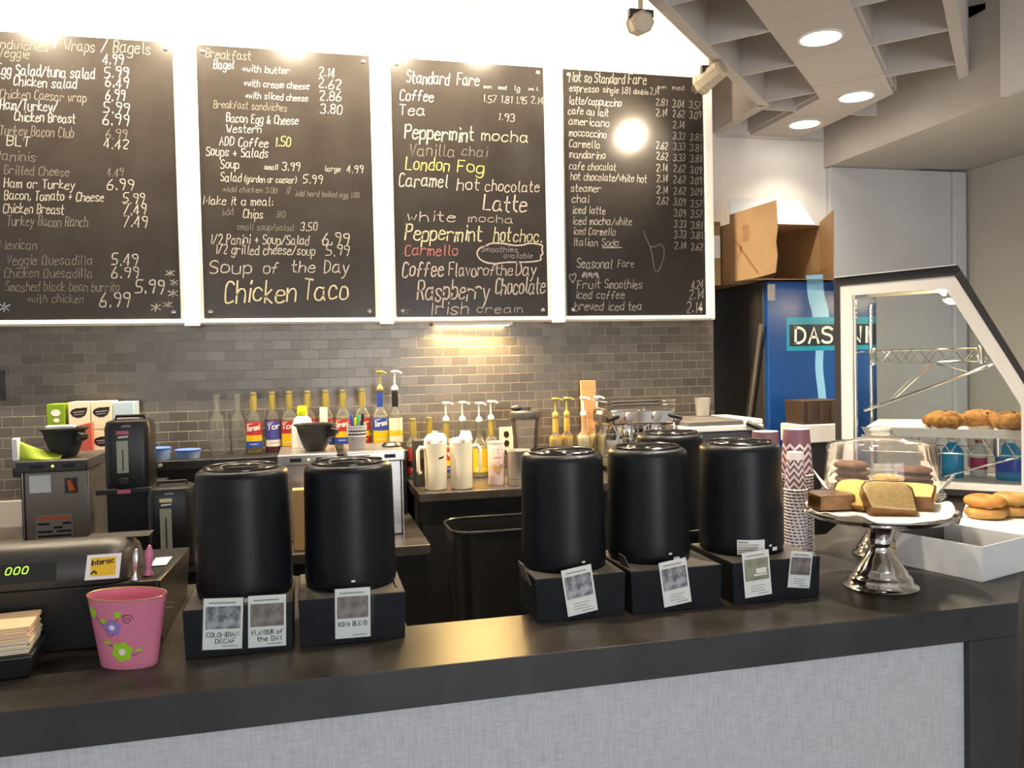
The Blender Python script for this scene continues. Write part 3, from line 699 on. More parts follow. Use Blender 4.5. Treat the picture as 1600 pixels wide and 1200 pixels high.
# local x runs left (negative) from the right corner
MB().hexa([(-1.0, .03, 0), (0, .03, 0), (0, .48, 0), (-1.0, .48, 0)], [(-1.0, .02, .165), (0, .02, .165), (.012, .48, .152), (-1.0, .48, .152)]).build('drawer_body', M_black, t, bevel=.006)
MB().box(-.99, -.01, .0305, .034, .12, .126).build('drawer_seam', M_dark, t)
prof = [(.015, .178), (.012, .19), (.024, .235), (.045, .258), (.075, .270), (.11, .272), (.16, .262), (.24, .22), (.24, .166), (.02, .166)]
m = MB(); 
xs = [(-1.0, 1, 0), (-.165, 1, 0), (-.130, .985, .004), (-.103, .94, .012), (-.087, .84, .028), (-.079, .66, .05)]
nn = len(prof); vs = []
for x, k, dy in xs:
    for y, z in prof: vs.append((x, y*(1)+dy*(1 if y < .2 else 0), .166+(z-.166)*k))
fs = [(j*nn+i, j*nn+(i+1) % nn, (j+1)*nn+(i+1) % nn, (j+1)*nn+i) for j in range(len(xs)-1) for i in range(nn)]
fs += [tuple(range(nn)), tuple((len(xs)-1)*nn+i for i in range(nn-1, -1, -1))]
m.add(vs, fs); hb = m.build('display_housing', M_dark, t, ang=45)
# customer display window, digits, sticker lie on the sloping back face
A = Vector((0, .012, .19)); Bv = (Vector((0, .024, .235))-A).normalized()
def face(off): 
    nrm = Vector((0, -Bv.z, Bv.y))
    return lambda u, v: tuple(Vector((u, 0, 0))+A+Bv*v+nrm*off)
def sheet(mb, u0, u1, v0, v1, f): mb.add([f(u0, v0), f(u1, v0), f(u1, v1), f(u0, v1)], [(0, 1, 2, 3)]); return mb
dw = sheet(MB(), -.70, -.238, -.006, .042, face(.0012)).build('display_window', M_blackp, t, smooth=False)
m = MB()
for k in range(3):
    st_, tw = strokes('0')
    write(m, '0', -.352+k*.0185, .018, .0115, .017, face(.0018), .0026, 0, 0, .25)
m.build('green_digits', M_led, dw, smooth=False)
s_ = MB(); fo = face(.0015); pts = []
for k in range(24):
    a = 2*PI*k/24; pts.append((.040*max(-1, min(1, 1.45*math.cos(a))), .031*max(-1, min(1, 1.45*math.sin(a)))))
s_.add([fo(-.130+x+.08*y, .0215+y) for x, y in pts], [tuple(range(24))])
sk = s_.build('payment_sticker', M_paper, t, smooth=False)
sheet(MB(), -.159, -.101, -.001, .044, face(.002)).build('yellow_field', M_yellow, sk, smooth=False)
m = MB(); write(m, 'Interac', -.158, .026, .052, .012, face(.0024), .0026, 0, math.radians(5), .2)
ribbon(m, [(-.157, .006), (-.150, .012), (-.146, .006)], .005, face(.0024)); m.build('lettering', M_blackp, sk, smooth=False)
MB().box(-.20, -.04, .12, .20, .262, .2625).build('keyboard_strip', M_dark, t)  # thin dark grey strip on top of the housing
MB().box(-.055, -.012, .20, .30, .1625, .1635).build('paper_label', M_paper, t)
# little ornaments standing on the register
def fish(x, y, z, m_, label):
    o = MB().lathe([(.0, 0), (.013, 0), (.012, .006), (.006, .016), (.009, .03), (.0115, .045), (.010, .062), (.006, .072), (.004, .078), (0, .080)], 14, ell=(1, .7)).build('fish_ornament', m_, None, (x, y, z), (0, math.radians(4), 0))
    tag(o, label, 'ornament')
fish(-.428, 2.325, 1.0800, M_pink, 'small hot pink fish-shaped ornament standing on the register')
fish(-.453, 2.285, 1.0800, M_steel, 'small silver fish-shaped ornament beside the pink one on the register')

t = thing('napkin_tray', 'black tray of cream napkins at the lower left corner', 'tray', (-.80, 2.085, .915), math.radians(6))
MB().hexa([(-.155, 0, 0), (.155, 0, 0), (.155, .16, 0), (-.155, .16, 0)], [(-.165, -.008, .055), (.165, -.008, .055), (.165, .168, .055), (-.165, .168, .055)]).build('tray_body', M_black, t, bevel=.006)
for k in range(12):
    z = .0555+k*.0052; j = random.uniform(-.004, .004)
    o = MB().box(-.148+j, .152+j, .006+j, .15+j, z, z+.0046).build('paper_napkin', M_napk if k > 5 else M_paperc, None, (-.80, 2.085, .915), (0, 0, math.radians(6)), bevel=.0015)
    if k == 11: tag(o, 'top cream napkin of the pile in the black tray', 'napkin', 'napkins piled in the black tray')
    else: tag(o, 'cream napkin under the top one in the black tray', 'napkin', 'napkins piled in the black tray')

t = thing('flower_pail', 'pink oval tin pail painted with green and lilac flowers', 'pail', (-.442, 2.135, .915), math.radians(-24))
EL = (1, .62)
MB().lathe([(.070, 0), (.071, .004), (.097, .163), (.099, .166), (.0965, .166), (.0945, .162), (.069, .006), (0, .006)], 48, ell=EL).build('body', [M_pink], t, ang=50)
MB().lathe([(.0985, .1655), (.0998, .1675), (.0985, .1695), (.0965, .1685), (.0965, .1655)], 48, ell=EL, cap=False).build('gold_rim', M_gold, t)
def pailf(off=.0008):
    def f(u, v):
        r = .071+(.026)*(v-.004)/.159+off
        a = -PI/2+u/.075
        return (r*math.cos(a), r*EL[1]*math.sin(a), v)
    return f
pf = pailf()
def blob(mb, u, v, r, f, n=14, k=1.0):
    mb.add([f(u, v)]+[f(u+r*math.cos(2*PI*i/n), v+r*k*math.sin(2*PI*i/n)) for i in range(n)], [(0, 1+i, 1+(i+1) % n) for i in range(n)])
def flower(name, u, v, R, petals, pm, cm):
    m = MB()
    for k in range(petals):
        a = 2*PI*k/petals+.3; blob(m, u+R*.62*math.cos(a), v+R*.62*math.sin(a), R*.42, pailf(.0014))
    o = m.build(name, pm, t, smooth=False)
    m = MB(); blob(m, u, v, R*.34, pailf(.0022)); m.build('flower_centre', cm, o, smooth=False)
flower('green_flower', .016, .044, .024, 6, M_green, M_whitep)
flower('small_green_flower', -.052, .135, .014, 5, M_green, M_green)
flower('lilac_flower', -.002, .103, .019, 5, M_lilac, M_whitep)
m = MB()
sp_ = [(.03+.012*math.cos(a*.55)*(1-a*.045), .122+.013*math.sin(a*.55)*(1-a*.045)) for a in range(0, 20)]
ribbon(m, sp_, .0018, pf); ribbon(m, chaikin([(-.002, .103), (.008, .122), (.02, .132), (.030, .134)]), .0018, pf)
ribbon(m, chaikin([(-.045, .13), (-.02, .10), (-.012, .078), (.0, .085), (.002, .098)]), .0018, pf)
ribbon(m, chaikin([(-.018, .062), (-.005, .056), (.008, .052)]), .0022, pf); ribbon(m, chaikin([(.03, .034), (.045, .036), (.06, .042)]), .0018, pf)
m.build('painted_stems', M_stem, t, smooth=False)
m = MB()
for u, v, r, k in ((-.018, .066, .009, .5), (-.022, .118, .008, .7), (.012, .134, .007, 1.2), (.055, .046, .008, .5)): blob(m, u, v, r, pailf(.0012), k=k)
m.build('painted_leaves', M_green, t, smooth=False)
m = MB()
for sx in (-1, 1): m.lathe([(.009, 0), (.009, .004), (0, .005)], 12, c=(0, 0, 0))
MB().tube([(-.0985, 0, .15), (-.106, .03, .14), (-.075, .075, .115), (0, .09, .105), (.075, .075, .115), (.106, .03, .14), (.0985, 0, .15)], .0016, 6).build('wire_handle', M_steeld, t)

# ================================================================== inverted stacks of paper cups
M_cupA = zigzag_material('mauve_zigzag_cup', '#6a4a58', '#e6d3d6', 9, 38, .018, 0, .115, '#7c5463')
M_cupB = zigzag_material('grey_step_cup', '#6b5560', '#ead9dc', 7, 44, .02, 0, .105, '#efe6e4')
M_cupi = mat('white_cup_base', (.82, .79, .77), .5)
def cup_mesh(rb, rt_, h, m_):
    # upside down: the wide rolled rim stands at z = 0
    m = MB()
    m.lathe([(rb-.0025, .003), (rt_-.002, h-.008), (0, h-.008)], 28, cap=False)
    m.mi(1).lathe([(rb-.002, .0), (rb+.0025, .001), (rb+.003, .004), (rb, .0055)], 28, cap=False)
    m.mi(0).lathe([(rb, .0055), (rt_, h)], 28, cap=False)
    m.mi(1).lathe([(rt_, h), (rt_-.0025, h), (rt_-.003, h-.006), (0, h-.006)], 28, cap=False)
    return m.build('paper_cup', [m_, M_cupi])
def cup_stack(x, y, rb, rt_, h, n, step, m_, where, group):
    first = cup_mesh(rb, rt_, h, m_)
    for k in range(n):
        o = first if k == n-1 else first.copy()
        if k < n-1: C.objects.link(o)
        o.location = (x, y, .915+k*step); o.rotation_euler = (0, 0, k*.37)
        tag(o, ('inverted paper cup topping the '+where) if k == n-1 else 'inverted paper cup nested in the '+where+', below its top cup', 'paper cup', group)
cup_stack(1.682, 2.622, .055, .0445, .165, 26, .0112, M_cupA, 'tall right-hand stack', 'cups in the tall right stack')
cup_stack(1.566, 2.635, .055, .0445, .165, 26, .0110, M_cupA, 'tall stack nearest the urn', 'cups in the tall left stack')
cup_stack(1.598, 2.500, .0365, .0275, .130, 24, .0108, M_cupB, 'short slim front stack', 'cups in the short front stack')

# ================================================================== cake stands and baking on the right
def pedestal(name, x, y, label, hgt, rp, k=1.0):
    t = thing(name, label, 'cake stand', (x, y, .915))
    MB().lathe([(.0, 0), (.106*k, 0), (.108*k, .004), (.103*k, .009), (.093*k, .013), (.091*k, .026), (.087*k, .033), (.080*k, .036), (.077*k, .046), (.066*k, .062), (.048*k, .086), (.034*k, .106), (.027*k, .120), (.029*k, .128), (.035*k, .134), (.031*k, .142), (.036*k, .165), (.044*k, hgt-.012), (.06*k, hgt-.002), (0, hgt-.002)], 48, cap=False).build('foot', M_chrome, t, ang=60)
    MB().lathe([(0, hgt-.002), (rp*.55, hgt), (rp*.93, hgt+.008), (rp, hgt+.022), (rp-.002, hgt+.026), (rp-.008, hgt+.020), (rp*.90, hgt+.013), (0, hgt+.011)], 64, cap=False).build('plate', M_chrome, t, ang=60)
    return t
PX, PY, PH = 1.668, 2.161, .208
pedestal('cake_stand', PX, PY, 'silver cake stand holding loaf slices at the counter corner', PH, .222)
def doily(x, y, z, r, label, seed, lift=.012, corners=()):
    rnd = random.Random(seed); ph = [rnd.uniform(0, 6.28) for _ in range(5)]
    n = 72; rings = [0, .35, .7, .85, .94, 1.0]; m = MB(); vs = []
    for q in rings:
        for i in range(n):
            a = 2*PI*i/n
            e = r*(1+.035*math.sin(3*a+ph[0])+.02*math.sin(7*a+ph[1]))
            zz = (.007*math.sin(5*a+ph[2])+.006*math.sin(11*a+ph[3]))*max(0, q-.7)/.3+(.0 if q < .8 else lift*(q-.8)/.2)
            rr = q*e
            for ca, cl, cw in corners:
                d = math.atan2(math.sin(a-ca), math.cos(a-ca)); g = math.exp(-(d/cw)**2)
                if q > .8: zz += cl*g*((q-.8)/.2)**1.5; rr += .55*cl*g*((q-.8)/.2)
            vs.append((rr*math.cos(a), rr*math.sin(a), max(zz, -.001)+.002))
    m.add(vs, [(j*n+i, j*n+(i+1) % n, (j+1)*n+(i+1) % n, (j+1)*n+i) for j in range(len(rings)-1) for i in range(n)])
    o = m.build('paper_doily', M_doily, None, (x, y, z), ang=70)
    so = o.modifiers.new('thick', 'SOLIDIFY'); so.thickness = .0008; so.offset = 1
    return tag(o, label, 'doily')
DZ = .915+PH+.0235
doily(PX, PY, DZ, .208, 'crinkled cream paper lining the front cake stand plate', 3, .006, ((-1.5, -.02, .5),))
# loaf slices: a rounded loaf profile with thickness
def loaf(x, y, z, w_, h_, th, rot, crumb, label, top=None, wrap=True):
    t = thing('loaf_slice', label, 'cake slice', (x, y, z), 0, 'wrapped loaf slices on the front cake stand', rot=rot)
    pr_ = [(-w_/2*.90, 0), (w_/2*.90, 0), (w_/2, h_*.55), (w_/2*1.02, h_*.78), (w_/2*.86, h_*.92), (w_/2*.45, h_*.985), (0, h_), (-w_/2*.45, h_*.985), (-w_/2*.86, h_*.92), (-w_/2*1.02, h_*.78), (-w_/2, h_*.55)]
    MB().prism(pr_, -th/2, th/2, 'y').build('crumb', crumb, t, bevel=.003)
    m = MB(); n = len(pr_)
    q = [(a*1.035, b*1.03-.001) for a, b in pr_]
    vs = [(a, -th/2*.9, b) for a, b in q]+[(a, th/2*.9, b) for a, b in q]
    m.add(vs, [(i, (i+1) % n, (i+1) % n+n, i+n) for i in range(n)])
    m.build('crust', M_crust, t, ang=60)
    if top:
        m = MB(); m.add([(a*1.05, -th/2, b*1.04) for a, b in pr_[3:10]]+[(a*1.05, th/2, b*1.04) for a, b in pr_[3:10]], [(i, i+1, i+8, i+7) for i in range(6)])
        m.build('icing', top, t, ang=60)
    if wrap:
        MB().prism([(a*1.08, b*1.06-.003) for a, b in pr_], -th/2-.003, th/2+.003, 'y').build('plastic_wrap', M_wrap, t, bevel=.006)
    return t
dr = math.radians
LZ = DZ+.004
V37 = dr(-37)            # heading square to the view
loaf(1.530, 2.172, LZ+.024, .115, .085, .045, (dr(-86), 0, dr(-8)), M_choc, 'dark brown-edged loaf slice lying flat at the left of the front cake stand')
loaf(1.572, 2.182, LZ+.006, .115, .105, .036, (dr(-52), dr(0), dr(-62)), M_cakey, 'yellow loaf slice leaning behind the large front slice')
loaf(1.634, 2.060, LZ+.006, .134, .120, .040, (dr(-58), dr(4), dr(-22)), M_cake, 'large pale banana loaf slice leaning at the front of the cake stand')
loaf(1.728, 2.120, LZ+.022, .150, .130, .045, (dr(-80), dr(0), dr(-40)), M_cakey, 'pale iced loaf slice with almonds at the right of the front cake stand', M_ice)

QX, QY, QH = 1.942, 2.508, .195
pedestal('cake_stand', QX, QY, 'second silver cake stand behind, under the clear dome', QH, .205, .9)
QZ = .915+QH+.0235
doily(QX, QY, QZ, .192, 'pale paper with raised corners under the clear dome', 8, .004, ((-.70, .075, .22), (2.75, .07, .2)))
M_knob = glass('frosted_acrylic_knob', (.9, .88, .85), 1.45, .1, 1.0, .4, (.78, .72, .66))
t = thing('cake_dome', 'clear dome with a knob over the cookies on the rear stand', 'cake dome', (QX, QY, QZ+.006))
MB().lathe([(.193, 0), (.188, .05), (.184, .10), (.180, .150), (.176, .162), (.166, .169), (.10, .178), (.065, .188), (.045, .198), (.036, .204)], 64, cap=False).build('dome', M_dome, t, ang=60)
MB().lathe([(.036, .2045), (.040, .210), (.038, .219), (.026, .225), (0, .227)], 32, cap=False).build('knob', M_knob, t, ang=60)
MB().lathe([(.193, 0), (.197, .001), (.197, .006), (.192, .007)], 64, cap=False).build('rolled_rim', M_dome, t, ang=60)
def cookie(x, y, z, r, h, m_, label, group, seed, rot=(0, 0, 0)):
    rnd = random.Random(seed); ph = [rnd.uniform(0, 6.28) for _ in range(3)]
    f = lambda a, rr, zz: 1+.04*math.sin(3*a+ph[0])+.025*math.sin(7*a+ph[1])
    o = MB().lathe([(0, 0), (r*.86, 0), (r, h*.35), (r*.93, h*.75), (r*.7, h), (0, h*1.05)], 26, f=f).build('cookie', m_, None, (x, y, z), rot, ang=70)
    return tag(o, label, 'cookie', group)
cz = QZ+.010
for k in range(4):
    cookie(1.865+random.uniform(-.005, .005), 2.563+random.uniform(-.005, .005), cz+.0245*k, .058, .023, M_choc, 'chocolate cookie in the left pile under the dome' if k < 3 else 'top chocolate cookie of the left pile under the dome', 'chocolate cookies under the dome', k)
for k in range(4):
    cookie(2.027+random.uniform(-.005, .005), 2.448+random.uniform(-.005, .005), cz+.0215*k, .060, .020, M_choc, 'chocolate cookie in the right pile under the dome' if k < 3 else 'top chocolate cookie of the right pile under the dome', 'chocolate cookies under the dome', 20+k)
for k in range(3):
    cookie(1.917, 2.443, cz+.021*k, .052, .020, M_cookie, 'pale cookie in the middle pile under the dome' if k < 2 else 'top pale cookie of the middle pile under the dome', 'pale cookies under the dome', 40+k)

# open white cake box
t = thing('cake_box', 'open white cardboard cake box at the right end of the counter', 'box', (1.982, 2.101, .9155), math.atan2(.071, .227))
L_, D_, H_, e = .27, .29, .108, .003
MB().box(0, L_, 0, e, 0, H_).build('front_side', M_cardwhite, t); MB().box(0, e, e, D_-e, 0, H_).build('left_side', M_cardwhite, t)
MB().box(L_-e, L_, e, D_-e, 0, H_).build('right_side', M_cardwhite, t); MB().box(0, L_, D_-e, D_, 0, H_).build('back_side', M_cardwhite, t)
MB().box(e, L_-e, e, D_-e, 0, e).build('bottom', M_kraft_in, t)
MB().box(e, L_-e, D_-2*e, D_-e, e, H_-.001).build('kraft_lining', M_kraft_in, t)
MB().box(e, 2*e, e, D_-2*e, e, H_-.001).build('kraft_lining', M_kraft_in, t)

# bagels on white paper
t = thing('bagel_tray', 'flat white tray under the bagels, behind the cake box', 'tray', (2.80, 2.88, .9153), dr(45))
MB().box(-.33, .33, -.115, .135, 0, .008).build('tray_body', M_cardwhite, t, bevel=.003)
MB().box(-.32, .32, -.105, .125, .0082, .0095).build('paper_liner', M_paper, t)
def bagel(x, y, z, m_, label, tilt=0, top=True):
    R, r = .050, .026; n, k = 32, 16; vs = []
    for i in range(n):
        a = 2*PI*i/n
        for j in range(k):
            b = 2*PI*j/k; rr = R+r*1.16*math.cos(b)
            vs.append((rr*math.cos(a), rr*math.sin(a), .024+.023*math.sin(b)*(1+.06*math.sin(3*a))))
    fs = [(i*k+j, ((i+1) % n)*k+j, ((i+1) % n)*k+(j+1) % k, i*k+(j+1) % k) for i in range(n) for j in range(k)]
    o = MB().add(vs, fs).build('bagel', m_, None, (x, y, z), (tilt, 0, x), ang=80)
    tag(o, label, 'bagel', 'bagels on the white tray')
bagel(2.735, 2.880, .9255, M_bagelp, 'plain bagel at the bottom of the left pair')
bagel(2.735, 2.885, .9715, M_bagel, 'browner toasted bagel lying on top of the left pair')
bagel(2.874, 2.884, .9255, M_bagelp, 'lower bagel of the pair at the right edge')
bagel(2.877, 2.886, .9715, M_bagelp, 'upper bagel of the pair at the right edge')

# ================================================================== pastry display case, square to the 45-degree counter leg
KS, CB = 4.4/4.6, 4.4
CZ0 = 1.62+(.9155-1.62)*KS
t = thing('display_case', 'slant-front pastry display case with black and grey frame', 'display case', (CB/R2, CB/R2, CZ0), dr(-45)); t.scale = (KS, KS, KS)
P0 = [(-.805, 0), (.112, 0), (.112, .47), (.042, .607), (-.23, 1.130), (-.805, 1.108)]
P1 = [(-.775, .030), (.084, .030), (.084, .464), (.016, .597), (-.245, 1.082), (-.775, 1.066)]
P2 = [(-.718, .062), (.030, .062), (.030, .444), (-.040, .575), (-.285, 1.020), (-.718, 1.014)]
P2F = [(-.748, .050), (.060, .050), (.060, .455), (-.008, .588), (-.258, 1.052), (-.748, 1.042)]
def ring(mb, A_, B_, y0, y1):
    n = len(A_)
    mb.add([(a, y0, b) for a, b in A_]+[(a, y0, b) for a, b in B_]+[(a, y1, b) for a, b in A_]+[(a, y1, b) for a, b in B_],
           [(i, (i+1) % n, n+(i+1) % n, n+i) for i in range(n)]+[(2*n+i, 3*n+i, 3*n+(i+1) % n, 2*n+(i+1) % n) for i in range(n)] +
           [(i, 2*n+i, 2*n+(i+1) % n, (i+1) % n) for i in range(n)]+[(n+i, n+(i+1) % n, 3*n+(i+1) % n, 3*n+i) for i in range(n)])
    return mb
DEP = .75
MB().box(-.79, .10, .01, DEP-.01, -(CZ0-.9155)/KS, -.0005).build('black_plinth', M_blackm, t)
for y0, y1 in ((0, .03), (DEP-.03, DEP)):
    ring(MB(), P0, P1, y0-.004, y1+.004).build('black_side_trim', M_blackm, t)
    ring(MB(), P1, P2 if y0 == 0 else P2F, y0, y1).build('grey_side_frame', M_alu, t)
    MB().prism(P2, y0+.012, y0+.018, 'y').build('side_glass', M_pane, t)
MB().box(-.80, .103, .035, DEP-.035, 0, .028).build('base_deck', M_cardwhite, t)
MB().prism([(-.80, 1.075), (-.245, 1.098), (-.245, 1.128), (-.80, 1.106)], .035, DEP-.035, 'y').build('roof', M_blackm, t)
MB().prism([(-.80, 1.109), (-.24, 1.131), (-.24, 1.134), (-.80, 1.112)], -.02, DEP+.02, 'y').build('roof_sheet', M_cardwhite, t)
MB().prism([(.110, .03), (.110, .47), (.039, .607), (-.229, 1.125), (-.234, 1.122), (.033, .604), (.104, .468), (.104, .03)], .035, DEP-.035, 'y').build('front_glass', M_pane, t)
MB().box(-.803, -.765, DEP/2-.03, DEP/2+.03, .03, 1.07).build('rear_mullion', M_alu, t)
MB().tube([(-.335, .05, 1.040), (-.335, DEP-.05, 1.040)], .012).build('light_tube', M_lampw, t)
MB().box(-.36, -.305, .04, DEP-.04, 1.054, 1.070).build('light_housing', M_alu, t)
w_ = lambda u, n_: ((CB+KS*(n_-4.6)+u*KS)/R2, (CB+KS*(n_-4.6)-u*KS)/R2)
wz = lambda z: 1.62+(z-1.62)*KS
x, y = w_(-.33, 4.6+DEP/2)
o = area('display_case_lamp', (x, y, wz(1.93)), (x, y, 0), .05, .6, 6, (1, .84, .58)); 
o.rotation_euler = (0, 0, dr(-45))
# chrome wire rack inside the case
t = thing('wire_rack', 'chrome wire rack with tilted shelves inside the display case', 'rack', (CB/R2, CB/R2, wz(.945)), dr(-45)); t.scale = (KS, KS, KS)
def truss(mb, u0, u1, y, z0, z1):
    mb.tube([(u0, y, z0), (u1, y, z0)], .0035, 6).tube([(u0, y, z1), (u1, y, z1)], .0035, 6)
    n = int((u1-u0)/.045); p = [(u0+(u1-u0)*i/n, y, z0 if i % 2 else z1) for i in range(n+1)]
    for a, b in zip(p, p[1:]): mb.tube([a, b], .002, 5)
for u in (-.742, -.70):
    pass
for (u, y) in ((-.722, .10), (-.715, .62)):
    m = MB().tube([(u, y, 0), (u, y, .955)], .012, 12)
    for k in range(36): m.lathe([(.0128, 0), (.0132, .002), (.0128, .004)], 10, c=(u, y, .03+k*.0254), cap=False)
    m.lathe([(.013, 0), (.014, .004), (.013, .012), (0, .014)], 12, c=(u, y, .953))
    m.build('post', M_chrome, t)
m = MB(); truss(m, -.645, -.118, .14, .628, .695); truss(m, -.645, -.118, .56, .628, .695)
for k in range(9): m.tube([(-.63+k*.062, .14, .695), (-.63+k*.062, .56, .695)], .0022, 5)
m.tube([(-.722, .14, .69), (-.645, .14, .69)], .004, 6).tube([(-.722, .56, .69), (-.645, .56, .69)], .004, 6)
m.build('upper_shelf', M_chrome, t)
m = MB()
for u, y in ((-.14, .14), (-.64, .14)): m.lathe([(0, 0), (.017, 0), (.017, .085), (.013, .09), (0, .09)], 14, c=(u, y, .617))
m.lathe([(0, 0), (.019, 0), (.019, .095), (0, .1)], 14, c=(-.072, .16, .155))
m.build('post_sleeve', M_chrome, t)
m = MB()
for y in (.18, .54): m.tube([(-.69, y, .372), (-.077, y, .616)], .006, 8)
m.tube([(-.60, .18, .40), (-.38, .18, .62)], .003, 6).tube([(-.60, .54, .40), (-.38, .54, .62)], .003, 6).tube([(-.34, .18, .62), (-.20, .18, .575)], .004, 6)
m.build('tilted_bracket', M_chrome, t)
m = MB(); truss(m, -.70, .05, .16, .16, .243); truss(m, -.70, .02, .56, .16, .243)
for k in range(11): m.tube([(-.68+k*.065, .16, .243), (-.68+k*.065, .56, .243)], .0022, 5)
m.tube([(-.31, .2, .035), (.02, .2, .15)], .005, 6)
m.build('lower_shelf', M_chrome, t)
# muffins on a white tray on the lower shelf
tz = .945+.2475
x, y = w_(-.24, 4.6+.355)
t = thing('muffin_tray', 'white rimmed tray of muffins inside the display case', 'tray', (x, y, wz(tz)), dr(-45)); t.scale = (KS, KS, KS)
m = MB().box(-.43, .30, -.25, .25, 0, .012)
m.build('tray_body', M_alu, t, bevel=.003)
MB().hexa([(-.43, -.252, .0), (.30, -.252, .0), (.30, -.246, .0), (-.43, -.246, .0)], [(-.45, -.272, .044), (.31, -.272, .044), (.31, -.264, .044), (-.45, -.264, .044)]).build('front_rim', M_alu, t)
MB().box(-.42, .295, -.245, .245, .0122, .018).build('paper_liner', M_paper, t)
MB().hexa([(-.42, -.24, .018), (-.12, -.24, .018), (-.12, .24, .018), (-.42, .24, .018)], [(-.43, -.245, .045), (-.13, -.245, .047), (-.13, .245, .054), (-.43, .245, .052)]).build('white_card', M_cardwhite, t)
def muffin(u, n_, label, seed):
    rnd = random.Random(seed); ph = [rnd.uniform(0, 6.28) for _ in range(4)]
    x, y = w_(u, 4.6+n_); t = thing('muffin', label, 'muffin', (x, y, wz(tz+.0185)), seed, 'muffins in the display case'); t.scale = (KS*1.3, KS*1.3, KS*1.35)
    f = lambda a, r, z: 1+.02*math.sin(24*a)
    MB().lathe([(0, 0), (.042, 0), (.056, .034)], 48, f=f).build('paper_case', M_doily, t)
    g = lambda d: 1+.06*math.sin(5*d.x+ph[0])*math.sin(4*d.y+ph[1])+.05*math.sin(9*d.y+ph[2])+.03*math.sin(14*d.x+ph[3])
    MB().sphere((0, 0, .047), .074, .074, .036, 36, 18, f=g).build('muffin_top', M_muffin, t, ang=80)
    m = MB()
    for k in range(12):
        a = rnd.uniform(0, 6.28); q = rnd.uniform(.0, .055); m.sphere((q*math.cos(a), q*math.sin(a), .047+.035*math.sqrt(max(0, 1-(q/.074)**2))), .006, None, .004, 8, 5)
    m.build('chocolate_chips', M_choc, t)
muffin(-.305, .17, 'chocolate chip muffin at the left on the tray in the display case', 1)
muffin(-.145, .31, 'middle chocolate chip muffin on the tray in the display case', 2)
muffin(-.010, .17, 'chocolate chip muffin at the right picture edge in the display case', 3)
# bright packs low in the case
def jug(u, n_, w2, h_, m_, cap_m, label, band=None):
    x, y = w_(u, 4.6+n_); t = thing('drink_bottle', label, 'bottle', (x, y, wz(.9440)), dr(-45), 'bright bottles low in the display case')
    MB().lathe([(0, 0), (w2*.9, 0), (w2, .008), (w2, h_*.62), (w2*.86, h_*.74), (w2*.42, h_*.88), (w2*.38, h_*.92)], 24, ell=(1, .7)).build('body', m_, t, ang=50)
    MB().lathe([(w2*.42, h_*.92), (w2*.42, h_), (0, h_)], 16).build('cap', cap_m, t)
    if band: MB().lathe([(w2*1.01, h_*.2), (w2*1.02, h_*.22), (w2*1.02, h_*.5), (w2*1.01, h_*.52)], 24, ell=(1, .7), cap=False).build('label_band', band, t)
M_cyan = mat('cyan_liquid_bottle', '#2b9ad0', .25); M_bviolet = mat('blue_violet_bottle', '#3a55c0', .3)
jug(-.285, .46, .052, .20, M_cyan, M_wht, 'pale blue bottle left of the pink one, low in the display case')
jug(-.165, .55, .040, .19, M_paper, M_red, 'white bottle with a pink label low in the display case', mat('pink_print', '#c9386a', .4))
jug(-.020, .46, .062, .205, M_cyan, M_wht, 'blue bottle with violet label at the right, low in the display case', M_bviolet)
jug(-.385, .55, .034, .18, M_navyp, M_wht, 'dark navy bottle at the left of the pale blue bottle in the case')

# ================================================================== fridge and things round it
t = thing('drinks_fridge', 'tall black drinks fridge with a blue printed front', 'fridge', (2.458, 4.10, 0))
MB().box(0, .70, .04, .74, .04, 2.04).build('body', M_fridgeb, t, bevel=.006)
MB().box(.004, .696, 0, .038, .08, 2.035).build('door_panel', M_fridge, t, bevel=.004)
MB().box(.004, .05, -.0008, -.0002, 1.93, 2.02).build('white_sticker', M_greyp, t)
MB().box(.118, .69, -.0012, -.0004, 1.648, 1.835).build('logo_panel', M_teal, t)
MB().box(.135, .69, -.0018, -.0013, 1.675, 1.795).build('logo_field', M_navyp, t)
m = MB(); write(m, 'DASANI', .172, 1.692, .455, .085, front(-.0022), .014, 0, 0, .03); m.build('logo_lettering', M_whitep, t, smooth=False)
m = MB()
ribbon(m, chaikin(chaikin([(.300, 2.03), (.305, 1.95), (.330, 1.88), (.335, 1.835)])), .105, front(-.0008))
ribbon(m, chaikin(chaikin([(.325, 1.648), (.318, 1.55), (.335, 1.42), (.345, 1.30)])), .05, front(-.0008))
m.build('pale_blue_wave', M_paleblue, t, smooth=False)  # pale blue curved streaks above and below the logo panel
o = MB().tube([(2.448, 4.60, .02), (2.432, 4.12, 1.80)], .012, 10).build('broom_handle', M_steeld); o['label'] = ''
tag(o, 'thin grey pole leaning against the black side of the fridge', 'pole')

